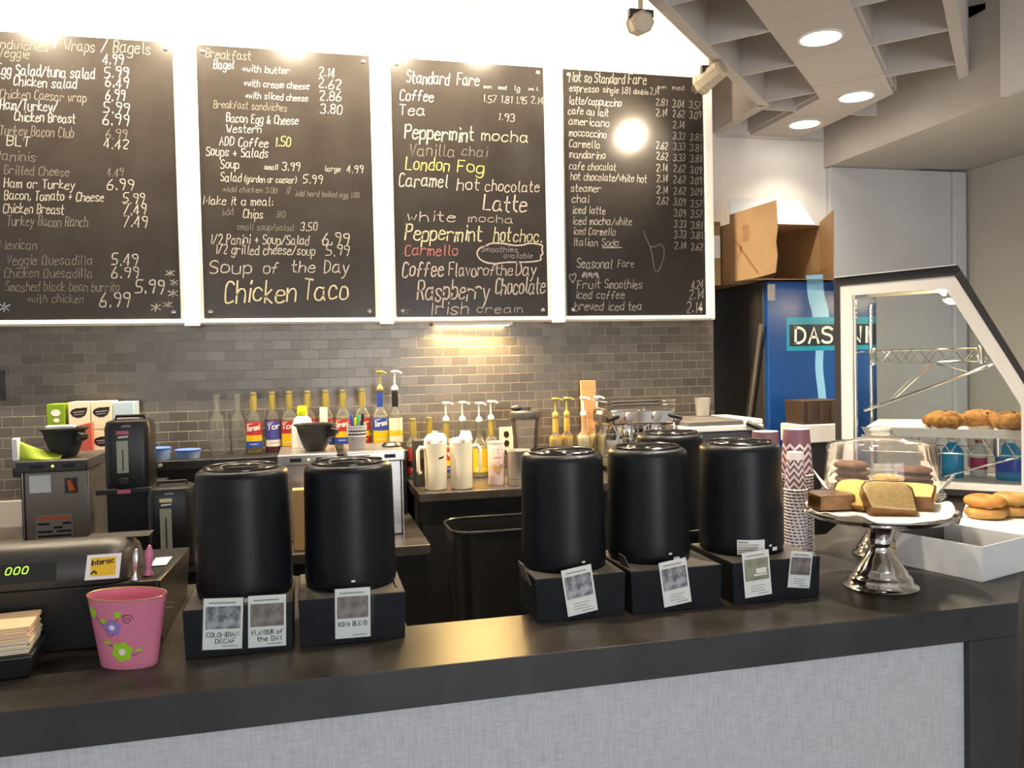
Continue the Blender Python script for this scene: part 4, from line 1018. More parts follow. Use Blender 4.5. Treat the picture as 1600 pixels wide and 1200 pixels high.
# open cardboard box on the fridge
t = thing('cardboard_box', 'large open brown cardboard box lying on its side on the fridge', 'box', (2.35, 4.30, 2.0402))
Wb, Db, Hb, e = .58, .50, .345, .004
MB().box(0, Wb, 0, Db, 0, e).build('lower_side', M_kraft, t); MB().box(0, Wb, 0, Db, Hb-e, Hb).build('upper_side', M_kraft, t)
MB().box(0, e, 0, Db, e, Hb-e).build('left_side', M_kraft, t); MB().box(Wb-e, Wb, 0, Db, e, Hb-e).build('right_side', M_kraft, t)
MB().box(e, Wb-e, Db-e, Db, e, Hb-e).build('inner_back', M_kraftd, t)
def flap(name, pts, m_, th=.004, rough=0):
    pts = [Vector(p) for p in pts]; n_ = (pts[1]-pts[0]).cross(pts[2]-pts[0]).normalized()*th
    return MB().hexa(pts, [p+n_ for p in pts]).build(name, m_, t)
fl = flap('left_flap', [(0, -.001, .012), (0, -.25, .006), (-.003, -.49, .020), (0, -.001, .385)], M_kraft)
bpy.data.objects.remove(fl)
m = MB(); q = [(-.001, .010), (-.25, .005), (-.47, .012), (-.488, .10), (-.475, .17), (-.492, .24), (-.485, .383), (-.25, .388), (-.001, .392)]
m.prism(q, -.004, 0, 'x'); lf = m.build('left_flap', M_kraft, t)
m = MB(); fx = lambda u, v: (-.0048, u, v)
ribbon(m, [(-.03, .245), (-.13, .19), (-.09, .13)], .018, fx); ribbon(m, [(-.12, .185), (-.30, .03)], .014, fx); m.build('brown_tape_mark', M_tape, lf, smooth=False)
m = MB()
for i in range(4): ribbon(m, chaikin([(-.155-.018*i, .22), (-.160-.018*i, .26), (-.150-.018*i, .30)]), .008, fx, .4)
m.build('printed_mark', M_tape, lf, smooth=False)
flap('right_flap', [(Wb, -.001, .01), (Wb-.06, -.215, .012), (Wb-.055, -.215, .395), (Wb, -.001, .36)], M_kraft)
flap('top_flap', [(.01, 0, Hb), (.545, 0, Hb), (.50, .085, Hb+.155), (.03, .085, Hb+.16)], M_cardwhite)
flap('bottom_flap', [(.005, -.002, .010), (Wb-.005, -.002, .010), (Wb-.01, -.22, .007), (.0, -.22, .007)], M_kraft)
m = MB()
for k in range(7):
    z0 = .02+k*.043; m.box(.045+.012*math.sin(k), .085+.012*math.sin(k), .10, .12, z0, z0+.04)
m.build('grey_packing_strip', M_steeld, t, bevel=.006)
t = thing('cardboard_box', 'smaller cardboard box with white label beside the large open box', 'box', (2.262, 4.40, 2.0402))
MB().box(0, .078, 0, .42, 0, .37).build('body', M_kraft, t, bevel=.002)
MB().box(.022, .076, -.0012, -.0004, .16, .29).build('white_label', M_paper, t)
MB().box(0, .078, -.0014, -.0004, .345, .37).build('dark_tape', M_kraftd, t)
MB().box(-.03+.03, .12-.042, .02, .40, -.0, .001).build('bottom', M_kraftd, t)

# brown tub on a cream stand, seen between fridge and display case
t = thing('brown_crate', 'brown crate standing on a cream ledge in front of the fridge', 'crate', (2.585, 3.885, 1.262))
MB().hexa([(-.105, -.08, 0), (.105, -.08, 0), (.105, .08, 0), (-.105, .08, 0)], [(-.11, -.085, .125), (.11, -.085, .125), (.11, .085, .125), (-.11, .085, .125)]).build('body', M_wood if False else mat('dark_brown_slats', (.045, .025, .015), .6), t, bevel=.004)
for k in (-.07, 0, .07): MB().box(k-.012, k+.012, -.0868, -.0855, .01, .115).build('slat', mat('brown_slat', (.06, .033, .02), .6) if k == -.07 else MATS['brown_slat'], t)
t = thing('cream_stand', 'cream metal ledge under the brown crate', 'stand', (2.585, 3.885, 0))
MB().box(-.13, .12, -.095, .095, 1.165, 1.2615).build('ledge', M_alu, t, bevel=.006)
MB().box(-.12, .11, -.085, .09, 0, 1.1645).build('cabinet', M_blackcab, t)

# ================================================================== back counter at right
CZ = 1.0503
def pump_top(t, z, m_, h=.085, side=1):
    MB().lathe([(.0165, z), (.0165, z+.012), (.011, z+.020), (.0065, z+.024), (.0045, z+.03), (.0045, z+h), (0, z+h)], 16, cap=False).build('pump_collar', m_, t)
    MB().lathe([(.0, z+h), (.016, z+h), (.018, z+h+.004), (.016, z+h+.011), (0, z+h+.012)], 16, cap=False).build('pump_head', m_, t)
    MB().tube([(0, 0, z+h+.005), (.02*side, -.012, z+h+.005), (.034*side, -.02, z+h-.004)], .0045, 8).build('pump_spout', m_, t)
def bottle(x, y, z, label, cap=None, pump=None, liquid=None, lab=None, neck=None, word=None, low=None, h=.29, r=.0385, group='syrup bottles on the shelf', rz=0, band=None, fill=.55):
    t = thing('syrup_bottle', label, 'bottle', (x, y, z), rz, group)
    k = h/.29
    prof = [(0, 0), (r*.92, 0), (r, .006), (r, .150*k), (r*.97, .165*k), (r*.80, .182*k), (r*.48, .197*k), (.0145, .208*k), (.0135, .275*k), (.0155, .277*k), (.0155, .287*k), (.0125, .289*k)]
    MB().lathe(prof, 28, cap=False).build('bottle_glass', M_glass, t, ang=60)
    if liquid: MB().lathe([(0, .004), (r*.93, .004), (r*.93, fill*h), (0, fill*h)], 24).build('syrup', liquid, t, ang=50)
    if neck: MB().lathe([(.0155, .205*k), (.0160, .215*k), (.0152, .288*k), (.0, .2905*k)], 20, cap=False).build('neck_foil', neck, t, ang=50)
    if pump: pump_top(t, .289*k, pump)
    if lab:
        top, mid, bot = lab
        a0, a1 = -PI/2-1.25, -PI/2+1.25
        o = MB().lathe([(r+.0006, .035*k), (r+.0006, .150*k)], 20, cap=False, a0=a0, a1=a1).build('paper_label', top, t)
        MB().lathe([(r+.0010, .060*k), (r+.0010, .088*k)], 20, cap=False, a0=a0, a1=a1).build('label_middle_band', mid, o)
        MB().lathe([(r+.0010, .028*k), (r+.0010, .060*k)], 20, cap=False, a0=a0, a1=a1).build('label_lower_band', bot, o)
        f = wrapped(r+.0016); m = MB()
        if word:
            write(m, word, -.034, .108*k, .064, .024, f, .0048, .2, dr(7), .2); ribbon(m, [(-.034, .140*k), (-.02, .142*k), (-.006, .144*k)], .003, f)
            m.build('label_lettering', M_whitep, o, smooth=False)
        m = MB(); ribbon(m, [(-.02, .046*k), (-.007, .046*k), (.007, .046*k), (.02, .046*k)], .003, f); m.build('label_small_print', M_whitep if bot is not M_whitep else M_greyp, o, smooth=False)
    return t
LQ = {'red': mat('red_syrup', (.28, .015, .03), .1), 'amber': mat('amber_syrup', (.55, .20, .03), .12), 'pale': mat('pale_syrup', (.55, .50, .32), .12),
      'gold': mat('golden_syrup', (.50, .32, .06), .12), 'brown': mat('brown_syrup', (.10, .05, .025), .12), 'clear': mat('colourless_syrup', (.50, .47, .40), .12)}
SZ = 1.2103; G = 'syrup bottles on the shelf'
BY = 4.15
bottle(-.435, BY-.03, SZ, 'clear unlabelled glass bottle at the left end of the bottle shelf', h=.285)
bottle(-.342, BY-.01, SZ, 'second clear unlabelled glass bottle from the left on the bottle shelf', h=.285)
bottle(-.268, BY-.04, SZ, 'first capped syrup bottle, with red, yellow and blue label', neck=M_goldcap, liquid=LQ['gold'], lab=(M_red, M_yellow, M_blue), word='Torani', r=.037, fill=.2)
bottle(-.184, BY, SZ, 'capped bottle of red syrup with purple and white label', neck=M_goldcap, liquid=LQ['red'], lab=(M_purple, M_purple, M_whitep), word='Tor', r=.037, rz=.25)
bottle(-.104, BY-.01, SZ, 'capped bottle with red label, left of the first filter basket', neck=M_goldcap, liquid=LQ['pale'], lab=(M_red, M_yellow, M_yellow), word='Tor', rz=-.1)
bottle(-.018, BY, SZ, 'capped bottle of amber syrup behind the filter basket', neck=M_goldcap, liquid=LQ['amber'], lab=(M_red, M_yellow, M_blue), word='Torani')
bottle(.068, BY, SZ, 'capped bottle right of the white cylinder behind the filter basket', neck=M_goldcap, liquid=LQ['pale'], lab=(M_red, M_yellow, M_blue), word='Torani')
bottle(.151, BY-.02, SZ, 'capped bottle with red label behind the marker cup at its left', neck=M_goldcap, liquid=LQ['pale'], lab=(M_red, M_yellow, M_blue), word='Torani', rz=-.25)
bottle(.245, BY, SZ, 'capped bottle with red label just right of the marker cup', neck=M_goldcap, liquid=LQ['pale'], lab=(M_red, M_yellow, M_red), word='Tor')
bottle(.331, BY-.03, SZ, 'blue-labelled bottle with gold pump near the shelf end', pump=M_goldcap, neck=M_blue, liquid=LQ['clear'], lab=(M_blue, M_yellow, M_yellow), word='Torani', h=.285)
bottle(.402, BY-.06, SZ, 'cream-labelled bottle with white pump at the shelf end', pump=M_wht, neck=M_blackp, lab=(M_paperc, M_yellow, M_paperc), h=.285, r=.034)
G2 = 'syrup bottles on the back counter'
def bb(x, y, label, **k): return bottle(x, y, CZ, label, group=G2, **k)
bb(.488, 4.10, 'gold-capped bottle at the back counter left end', neck=M_goldcap, liquid=LQ['clear'], lab=(M_red, M_blackp, M_red), h=.30)
bb(.575, 4.14, 'gold-capped bottle behind the left white jug', neck=M_goldcap, liquid=LQ['clear'], lab=(M_red, M_yellow, M_blue), h=.30)
bb(.655, 4.10, 'first white-pump bottle, with gold neck, behind the jugs', neck=M_goldcap, pump=M_wht, liquid=LQ['clear'], lab=(M_red, M_yellow, M_blue), word='Torani', h=.282)
bb(.735, 4.08, 'second white-pump bottle, behind the right-hand jug', pump=M_wht, liquid=LQ['pale'], lab=(M_red, M_yellow, M_blue), word='Torani', h=.282)
bb(.810, 4.03, 'third white-pump bottle, with yellow label left of the pink can', pump=M_wht, liquid=LQ['pale'], lab=(M_yellow, M_yellow, M_yellow), h=.278)
bb(.886, 4.10, 'fourth white-pump bottle, with gold neck, behind the pink can', neck=M_goldcap, pump=M_wht, liquid=LQ['clear'], lab=(M_red, M_red, M_whitep), h=.282)
bb(1.228, 4.10, 'left of the two golden bottles with gold pumps', pump=M_goldcap, liquid=LQ['gold'], h=.285, r=.036, neck=mat('amber_neck', (.48, .30, .06), .3), fill=.62)
bb(1.302, 4.14, 'right of the two golden bottles with gold pumps', pump=M_goldcap, liquid=LQ['gold'], h=.285, r=.036, neck=MATS['amber_neck'], fill=.62)
bb(1.386, 4.12, 'clear bottle with white pump left of the espresso machine', pump=M_wht, liquid=LQ['pale'], h=.285, fill=.62)
bb(1.478, 4.16, 'clear bottle with white pump partly behind the espresso machine', pump=M_wht, liquid=LQ['pale'], h=.285, fill=.62)
# white jugs with paper tucked into the tops
def jugw(x, y, label, seed, side, mark=False):
    rnd = random.Random(seed)
    t = thing('milk_jug', label, 'jug', (x, y, CZ), 0, 'white jugs at the front of the back counter')
    MB().lathe([(0, 0), (.045, 0), (.049, .006), (.050, .10), (.052, .205), (.053, .212), (.050, .212), (.048, .2), (0, .19)], 36, cap=False).build('body', M_milk, t, ang=60)
    MB().tube([(side*.048, -.012, .19), (side*.072, -.02, .195), (side*.082, -.022, .18), (side*.082, -.022, .09), (side*.072, -.02, .078)], .009, 8).build('handle', M_milk, t)
    n = 40; vs = []; m = MB()
    for q, zz in ((1.0, .200), (1.03, .212), (.85, .226), (.45, .238), (0, .240)):
        for i in range(n):
            a = 2*PI*i/n; k = 1+.10*math.sin(5*a+seed)*(q > .3)+rnd.uniform(-.10, .10)*(.2 < q < 1)
            vs.append((.048*q*k*math.cos(a), .048*q*k*math.sin(a), zz+.016*abs(math.sin(2.5*a+seed))*q+rnd.uniform(-.006, .006)*(q < 1)+.018*math.cos(a-2.2+seed)*(q < 1)))
    m.add(vs, [(j*n+i, j*n+(i+1) % n, (j+1)*n+(i+1) % n, (j+1)*n+i) for j in range(4) for i in range(n)])
    m.build('crumpled_paper', M_paper, t, ang=25)
    if mark:
        m = MB(); f = wrapped(.0515); ribbon(m, [(.010, .145), (.020, .147), (.030, .150)], .008, f); m.build('black_mark', M_blackp, t, smooth=False)
jugw(.540, 3.705, 'left milky white jug with handle and a black mark', 1, -1, True)
jugw(.655, 3.690, 'right milky white jug beside the marked one', 2.6, 1)
t = thing('black_carton', 'dark narrow carton behind the left jug', 'carton', (.487, 3.86, CZ))
MB().box(-.03, .03, -.04, .04, 0, .215).build('body', M_dark, t, bevel=.004); MB().box(-.028, .028, -.0408, -.0402, .08, .13).build('label_panel', M_blackp, t)
t = thing('whip_can', 'pink and cream printed can in front of the pump bottles', 'can', (.832, 3.755, CZ))
MB().lathe([(0, 0), (.036, 0), (.038, .004), (.0405, .185), (.039, .190), (.041, .194), (.041, .200), (0, .202)], 32).build('body', mat('pale_pink_can', (.78, .60, .54), .4), t, ang=50)
f = wrapped(.0412); m = MB()
for u, v, r_ in ((-.018, .085, .012), (.0, .075, .014), (.016, .088, .011), (.006, .062, .010)): blob(m, u, v, r_, f)
m.build('printed_scoops', M_cookie, t, smooth=False)
m = MB()
for v, a, b in ((.165, -.02, .02), (.150, -.024, .024), (.128, -.018, .018)): ribbon(m, [(a, v), (0, v+.002), (b, v)], .005, f)
m.build('red_lettering_lines', mat('rose_print', '#c98a80', .5), t, smooth=False)
t = thing('steel_canister', 'plain steel canister beside the pink can', 'canister', (.935, 3.72, CZ))
MB().lathe([(0, 0), (.056, 0), (.058, .004), (.058, .150), (.0605, .153), (.0605, .160), (.057, .160), (.055, .150), (.055, .02), (0, .02)], 36, cap=False).build('body', M_canst, t, ang=50)
MB().lathe([(.0584, .03), (.0590, .034), (.0584, .038)], 36, cap=False).build('base_band', M_steel, t)
t = thing('power_outlet', 'cream outlet plate on the tiles behind the blender', 'outlet', (1.010, 4.2995, 1.21))
MB().box(-.038, .038, -.006, -.0002, -.062, .062).build('cover_plate', M_cream, t, bevel=.003)
for dz in (-.024, .024):
    MB().lathe([(.015, 0), (.015, .002), (0, .002)], 16, ell=(1, 1.15)).build('socket', M_blackp, t, loc=(0, -.0061, dz), rot=(PI/2, 0, 0))
t = thing('light_switch', 'dark switch plate on the tiles at the left picture edge', 'switch', (-1.425, 4.2995, 1.56))
MB().box(-.04, .04, -.008, -.0002, -.07, .07).build('cover_plate', M_dark, t, bevel=.003); MB().box(-.012, .012, -.012, -.0081, -.025, .025).build('rocker', M_cream, t, bevel=.002)
t = thing('blender_jar', 'clear blender jar with black lid on the back counter', 'blender', (1.035, 3.98, CZ))
MB().lathe([(0, .0), (.07, 0), (.075, .01), (.06, .105), (.055, .11), (0, .11)], 28, cap=False).build('base', M_black, t, ang=50)
MB().lathe([(.050, .111), (.056, .13), (.074, .30)], 28, cap=False).build('jar', M_dome, t)
MB().lathe([(.070, .285), (.077, .287), (.079, .318), (.072, .325), (.03, .328), (.028, .345), (0, .347)], 32, cap=False).build('lid', M_dark, t, ang=50)
MB().sphere((-.045, 0, .340), .030, .02, .014, 14, 8).build('lid_tab', M_dark, t)
t = thing('small_jar', 'small clear jar in front of the blender', 'jar', (1.065, 3.80, CZ))
MB().lathe([(0, 0), (.034, 0), (.036, .01), (.034, .10), (.022, .118), (.016, .124), (.016, .16)], 24, cap=False).build('jar_glass', M_dome, t); MB().lathe([(0, .005), (.031, .005), (.030, .09), (0, .09)], 20).build('contents', LQ['pale'], t)
# cutting board leaning on the tiles
o = rbox(-.045, .045, -.008, .008, 0, .46).build('cutting_board', M_wood, None, (1.47, 4.255, CZ+.002), (dr(-3.5), 0, 0), bevel=.006)
tag(o, 'orange-brown wooden board leaning on the tiles above the espresso machine', 'cutting board')

# espresso machine
t = thing('espresso_machine', 'polished chrome espresso machine on the back counter', 'espresso machine', (1.595, 3.95, CZ))
MB().box(-.160, .165, -.13, .13, .03, .075).build('drip_tray', M_chrome, t, bevel=.006)
MB().box(-.155, .160, .0, .14, .075, .24).build('back_panel', M_chrome, t, bevel=.006)
MB().box(-.165, .170, -.14, .15, .24, .325).build('head', M_chrome, t, bevel=.014, seg=3)
m = MB().tube([(-.165, -.14, .345), (.170, -.14, .345)], .005).tube([(-.165, -.14, .362), (.170, -.14, .362)], .005)
for x in (-.16, 0, .165): m.tube([(x, -.14, .32), (x, -.14, .362)], .004)
m.tube([(-.165, -.14, .362), (-.165, .14, .362)], .005).tube([(.170, -.14, .362), (.170, .14, .362)], .005)
m.build('cup_rail', M_chrome, t)
for sx in (-.075, .07):
    MB().lathe([(0, 0), (.034, 0), (.036, .03), (.03, .06), (0, .065)], 24).build('group_head', M_chrome, t, loc=(sx, -.12, .185))
    MB().lathe([(0, 0), (.030, 0), (.033, .012), (.033, .03), (0, .03)], 24).build('portafilter', M_chrome, t, loc=(sx, -.13, .150))
    MB().tube([(sx, -.16, .165), (sx-.03, -.25, .150), (sx-.035, -.28, .148)], [.008, .012, .011], 10).build('portafilter_handle', M_black, t)
    MB().lathe([(0, 0), (.024, 0), (.026, .006), (.022, .014), (0, .016)], 20).build('pressure_gauge', M_steel, t, loc=(sx, -.141, .285), rot=(PI/2, 0, 0))
for sx, dx in ((-.16, -1), (.165, 1)):
    o = MB().tube([(sx-dx*.03, -.13, .29), (sx+dx*.035, -.155, .275)], .012, 12).build('steam_knob', M_black, t)
    MB().tube([(sx, -.14, .25), (sx-dx*.015, -.17, .20), (sx-dx*.01, -.18, .05), (sx-dx*.008, -.18, .03)], .006, 8).build('steam_wand', M_chrome, t)
for sx in (-.14, .14):
    for sy in (-.10, .10): MB().lathe([(.016, 0), (.014, .03), (0, .03)], 12).build('foot', M_black, t, loc=(sx, sy, 0))
MB().lathe([(.03, 0), (.03, .001), (0, .002)], 20).build('round_badge', M_steel, t, loc=(-.11, -.145, .12), rot=(PI/2, 0, 0))

# grill with grey lid and white rim, cups beside it
t = thing('sandwich_grill', 'dark countertop grill with grey lid, white rim and black handle', 'grill', (1.978, 3.86, CZ))
MB().box(-.20, .20, -.17, .20, .0, .205).build('body', M_navy, t, bevel=.01)
MB().box(-.205, .205, -.175, .205, .2055, .235).build('white_rim', M_wht, t, bevel=.006)
MB().box(-.195, .10, -.165, .20, .2355, .262).build('grey_lid', M_gtop, t, bevel=.008)
MB().box(.105, .203, -.172, .20, .2355, .262).build('white_end', M_wht, t, bevel=.006)
MB().tube([(.11, -.18, .245), (.16, -.23, .215), (.22, -.26, .17)], .013, 10).build('black_handle', M_black, t)
def tumbler(x, y, z, r0, r1, h, m_, label):
    o = MB().lathe([(0, .002), (r0, .002), (r1, h), (r1+.002, h+.002), (r1-.002, h+.002), (r0-.002, .006)], 24, cap=False).build('plastic_cup', m_, None, (x, y, z), ang=50)
    tag(o, label, 'cup')
tumbler(2.085, 4.245, CZ, .028, .034, .095, M_tumbler, 'cloudy plastic cup standing alone behind the grill')
tumbler(2.005, 3.99, CZ+.2625, .033, .042, .095, M_tumbler, 'cloudy plastic cup standing on the grey lid of the grill')
tumbler(1.838, 4.12, CZ, .04, .05, .27, M_tumbler, 'pale tall plastic cup between espresso machine and grill')
# bin below the back counter
t = thing('waste_bin', 'black rounded waste bin in front of the back counter', 'bin', (.745, 3.22, 0))
def rr(hx, hy, r, n=6):
    p = []
    for cx, cy, a0 in ((hx-r, hy-r, 0), (-hx+r, hy-r, 90), (-hx+r, -hy+r, 180), (hx-r, -hy+r, 270)):
        for k in range(n+1):
            a = dr(a0+90*k/n); p.append((cx+r*math.cos(a), cy+r*math.sin(a)))
    return p
def loft(mb, rings):
    n = len(rings[0][0]); vs = [(x, y, z) for p, z in rings for x, y in p]
    return mb.add(vs, [(j*n+i, j*n+(i+1) % n, (j+1)*n+(i+1) % n, (j+1)*n+i) for j in range(len(rings)-1) for i in range(n)])
m = loft(MB(), [(rr(.20, .13, .06), 0), (rr(.235, .155, .09), .97), (rr(.232, .152, .088), .972), (rr(.197, .127, .058), .02)])
m.build('body', M_black, t, ang=50)
p1 = rr(.236, .156, .09); MB().tube([(x, y, .974) for x, y in p1+[p1[0]]], .006, 8, cap=False).build('rim', M_urnlid, t)

# ================================================================== brewing counter at left
KZ = .9003
def brewer(x, y, w_, label, h=.375, front_m=None, head_black=False):
    t = thing('coffee_brewer', label, 'coffee brewer', (x, y, KZ), 0, 'steel coffee brewers on the brewing counter')
    hw = w_/2
    MB().box(-hw+.006, hw-.006, 0, .30, .0, h-.045).build('column', front_m or M_steel, t, bevel=.006)
    hd = MB().box(-hw-.006, hw+.006, -.05, .32, h-.045, h).build('head', M_dark if head_black else M_steel, t, bevel=.006)
    m = MB().box(-hw*.62, -hw*.22, -.0516, -.0505, h-.030, h-.015).box(hw*.30, hw*.70, -.0516, -.0505, h-.030, h-.015)
    m.build('rocker_switch', M_blackp, hd)
    MB().lathe([(.005, 0), (.004, .003), (0, .004)], 10).build('indicator_lamp', M_ledy, hd, loc=(.004, -.0505, h-.022), rot=(PI/2, 0, 0))
    for sx in (hw-.0055, -hw+.001): MB().box(sx, sx+.0045, -.004, .30, 0, h-.046).build('corner_trim', M_steel, t)
    return t
def basket(x, y, z, label, r=.088):
    t = thing('filter_basket', label, 'filter basket', (x, y, z), 0, 'black brew baskets on the brewers')
    MB().lathe([(0, 0), (r*.45, 0), (r*.55, .012), (r*.80, .075), (r*.86, .10), (r*1.0, .108), (r*1.0, .113), (r*.83, .110), (r*.5, .02), (0, .012)], 32, cap=False).build('body', M_blackm, t, ang=50)
    MB().hexa([(-.016, -r*1.25, .070), (.016, -r*1.25, .070), (.016, -r*.6, .045), (-.016, -r*.6, .045)], [(-.016, -r*1.25, .092), (.016, -r*1.25, .092), (.016, -r*.6, .105), (-.016, -r*.6, .105)]).build('handle', M_black, t, bevel=.004, rot=(0, 0, dr(55)))
    return t
bl = brewer(-.958, 3.48, .235, 'steel coffee brewer at the far left with a dark top and stickers', .385, head_black=True, front_m=M_steeld)
MB().box(-.092, -.018, -.0012, -.0004, .258, .325).build('white_sticker', M_paper, bl)
o = MB().box(-.075, .055, -.0012, -.0004, .075, .172).build('warning_plate', M_greyp, bl)
MB().box(-.068, .048, -.0018, -.0013, .152, .165).build('orange_strip', M_orange, o)
m = MB()
for a, b, v in ((-.065, -.03, .137), (-.01, .015, .122), (.02, .045, .137), (-.065, -.02, .107), (.0, .045, .107), (-.065, .045, .09)): ribbon(m, [(a, v), (b, v)], .008, front(-.0020))
m.build('print_lines', M_blackp, o, smooth=False)
MB().tube([(.048, -.004, .300), (.062, -.022, .262)], [.009, .012], 10).build('orange_lever', M_orange, bl)
MB().box(.03, .075, -.0012, -.0004, .25, .31).build('lever_plate', M_dark, bl)
brewer(-.020, 3.50, .225, 'middle steel brewer between the two left urns', .362)
brewer(.255, 3.50, .23, 'right steel brewer with the marker cup on top', .362)
b3 = basket(-.945, 3.56, KZ+.3855, 'black filter basket on the far left brewer')
basket(.012, 3.60, KZ+.3625, 'black filter basket on the middle brewer')
MB_ = MB().lathe([(0, 0), (.04, 0), (.043, .006), (.03, .018), (0, .02)], 24).build('black_disc', M_black, None, (.335, 3.62, KZ+.3625)); tag(MB_, 'small black disc on the right brewer top', 'disc')  # plain flat black disc, read as a loose lid
t = thing('tan_reflection_block', 'tan block added for the warm reflection in brewer steel between the two left urns', 'reflection block', (-.047, 3.02+.32, KZ))  # added block: its tan colour stands for the brewer steel's warm reflection
MB().box(-.035, .03, -.03, .03, 0, .24).build('body', mat('tan_reflection', (.36, .22, .09), .6), t, bevel=.004); MB().box(.026, .032, -.032, -.0305, 0, .22).build('steel_strip', M_steel, t)
# marker cup
t = thing('marker_cup', 'dotted white paper cup holding markers on the right brewer', 'cup', (.185, 3.56, KZ+.3627))
MB().lathe([(0, 0), (.034, 0), (.042, .10), (.043, .103), (.040, .103), (.033, .004)], 28, cap=False).build('body', M_greyp, t)
o = MB().lathe([(.0390, .055), (.0428, .101)], 28, cap=False).build('white_band', M_wht, t)
m = MB(); f = lambda u, v: wrapped(.0405+.0022*(v-.06)/.04)(u, v)
for i in range(9):
    for j in range(3): ribbon(m, [(-.045+.011*i+.005*(j % 2), .064+.014*j), (-.040+.011*i+.005*(j % 2), .067+.014*j)], .007, f)
m.build('printed_dots', M_blackp, o, smooth=False)
for dx, dy, m_, ln, nm in ((-.015, 0, M_blue, .145, 'blue marker at the left of the dotted cup'), (.004, -.01, mat('green_marker', '#2fa35c', .4), .140, 'green marker in the middle of the dotted cup'), (.018, .01, M_navyp, .145, 'dark blue marker at the right of the dotted cup'), (-.002, .015, M_yellow, .128, 'yellow marker half hidden in the dotted cup')):
    o = thing('marker_pen', nm, 'marker', (.185+dx*.6, 3.56+dy, KZ+.3685), 0, 'markers in the dotted cup', rot=(0, dr(dx*380), 0))
    MB().lathe([(0, 0), (.0055, 0), (.0055, ln*.62), (0, ln*.62)], 10).build('barrel', M_wht, o); MB().lathe([(.0066, ln*.62), (.0066, ln-.004), (.004, ln), (0, ln)], 10).build('cap', m_, o)
# squeeze bottle and white cylinder behind the basket
t = thing('squeeze_bottle', 'white squeeze bottle with fluorescent yellow cap behind the filter basket', 'bottle', (-.040, 3.76, KZ+.3627))
MB().lathe([(0, 0), (.046, 0), (.048, .01), (.047, .09), (.036, .125), (.022, .138), (.02, .142)], 28).build('body', M_wht, t, ang=50); MB().lathe([(.022, .1425), (.023, .146), (.021, .175), (.017, .182), (0, .183)], 20, cap=False).build('cap', M_fluo, t, ang=50)
t = thing('paper_roll', 'thin white paper roll behind the filter basket', 'roll', (.052, 3.88, SZ-.0))
MB().lathe([(.018, 0), (.018, .215), (.008, .215), (.008, .2)], 20, cap=False).build('paper', M_wht, t)
MB().lathe([(.0075, 0), (.0075, .21)], 14, cap=False).build('core', M_kraft, t)
for ch_ in [t]: ch_.location = (.055, 3.965, SZ)

# thermal dispensers
def thermal(x, y, z, h, label, pinky):
    t = thing('thermal_dispenser', label, 'coffee dispenser', (x, y, z), dr(2), 'black thermal dispensers with sight glass')
    m = loft(MB(), [(rr(.078, .085, .03), .0), (rr(.080, .087, .03), .01), (rr(.080, .087, .03), h-.03), (rr(.074, .08, .03), h-.006), (rr(.06, .066, .025), h)])
    n = 28; m.add([(a, b, h) for a, b in rr(.06, .066, .025)], [tuple(range(n))]); m.build('body', M_black, t, ang=50)
    o = MB().box(-.036, .004, -.0895, -.0872, .055, h-.075).build('sight_glass', mat('pale_sight_glass', (.36, .36, .28), .3) if 'pale_sight_glass' not in MATS else MATS['pale_sight_glass'], t, bevel=.003)
    m = MB(); ribbon(m, [(-.015, .065), (-.015, h-.11)], .005, front(-.0899)); m.build('level_scale', M_dark, o, smooth=False)
    m = MB(); ribbon(m, [(-.030, h-.045), (.002, h-.045)], .014, front(-.0876)); m.build('badge', pinky, t, smooth=False)
    m = MB(); ribbon(m, [(-.028, h-.062), (.002, h-.060)], .006, front(-.0876)); m.build('badge_line', M_whitep, t, smooth=False)
    m = MB(); ribbon(m, [(-.015, h-.022), (-.005, h-.021), (.012, h-.021)], .007, front(-.0872)); m.build('front_letters', M_greyp, t, smooth=False)
    MB().box(-.026, .004, -.115, -.0875, .015, .04).build('tap', M_blackm, t, bevel=.004)
    MB().tube([(-.05, .0, h), (-.05, .0, h+.012), (.05, 0, h+.012), (.05, 0, h)], .006).build('carry_handle', M_black, t)
    return t
t = thing('dispenser_stand', 'black stand under the upper thermal dispenser', 'stand', (-.672, 3.40, KZ))
MB().box(-.105, .105, -.11, .16, .262, .282).build('shelf_plate', M_black, t, bevel=.003)
MB().box(-.10, .10, .04, .155, 0, .2618).build('support', M_blackcab, t)
o = MB().box(-.03, .015, -.1112, -.1105, .264, .279).build('pink_badge', mat('pink_badge', '#c0617c', .5), t)
thermal(-.672, 3.40, KZ+.2823, .250, 'black thermal dispenser standing high on the black stand', MATS['pink_badge'])
thermal(-.515, 3.31, KZ+.0, .285, 'lower black thermal dispenser beside the left urn', M_cream)
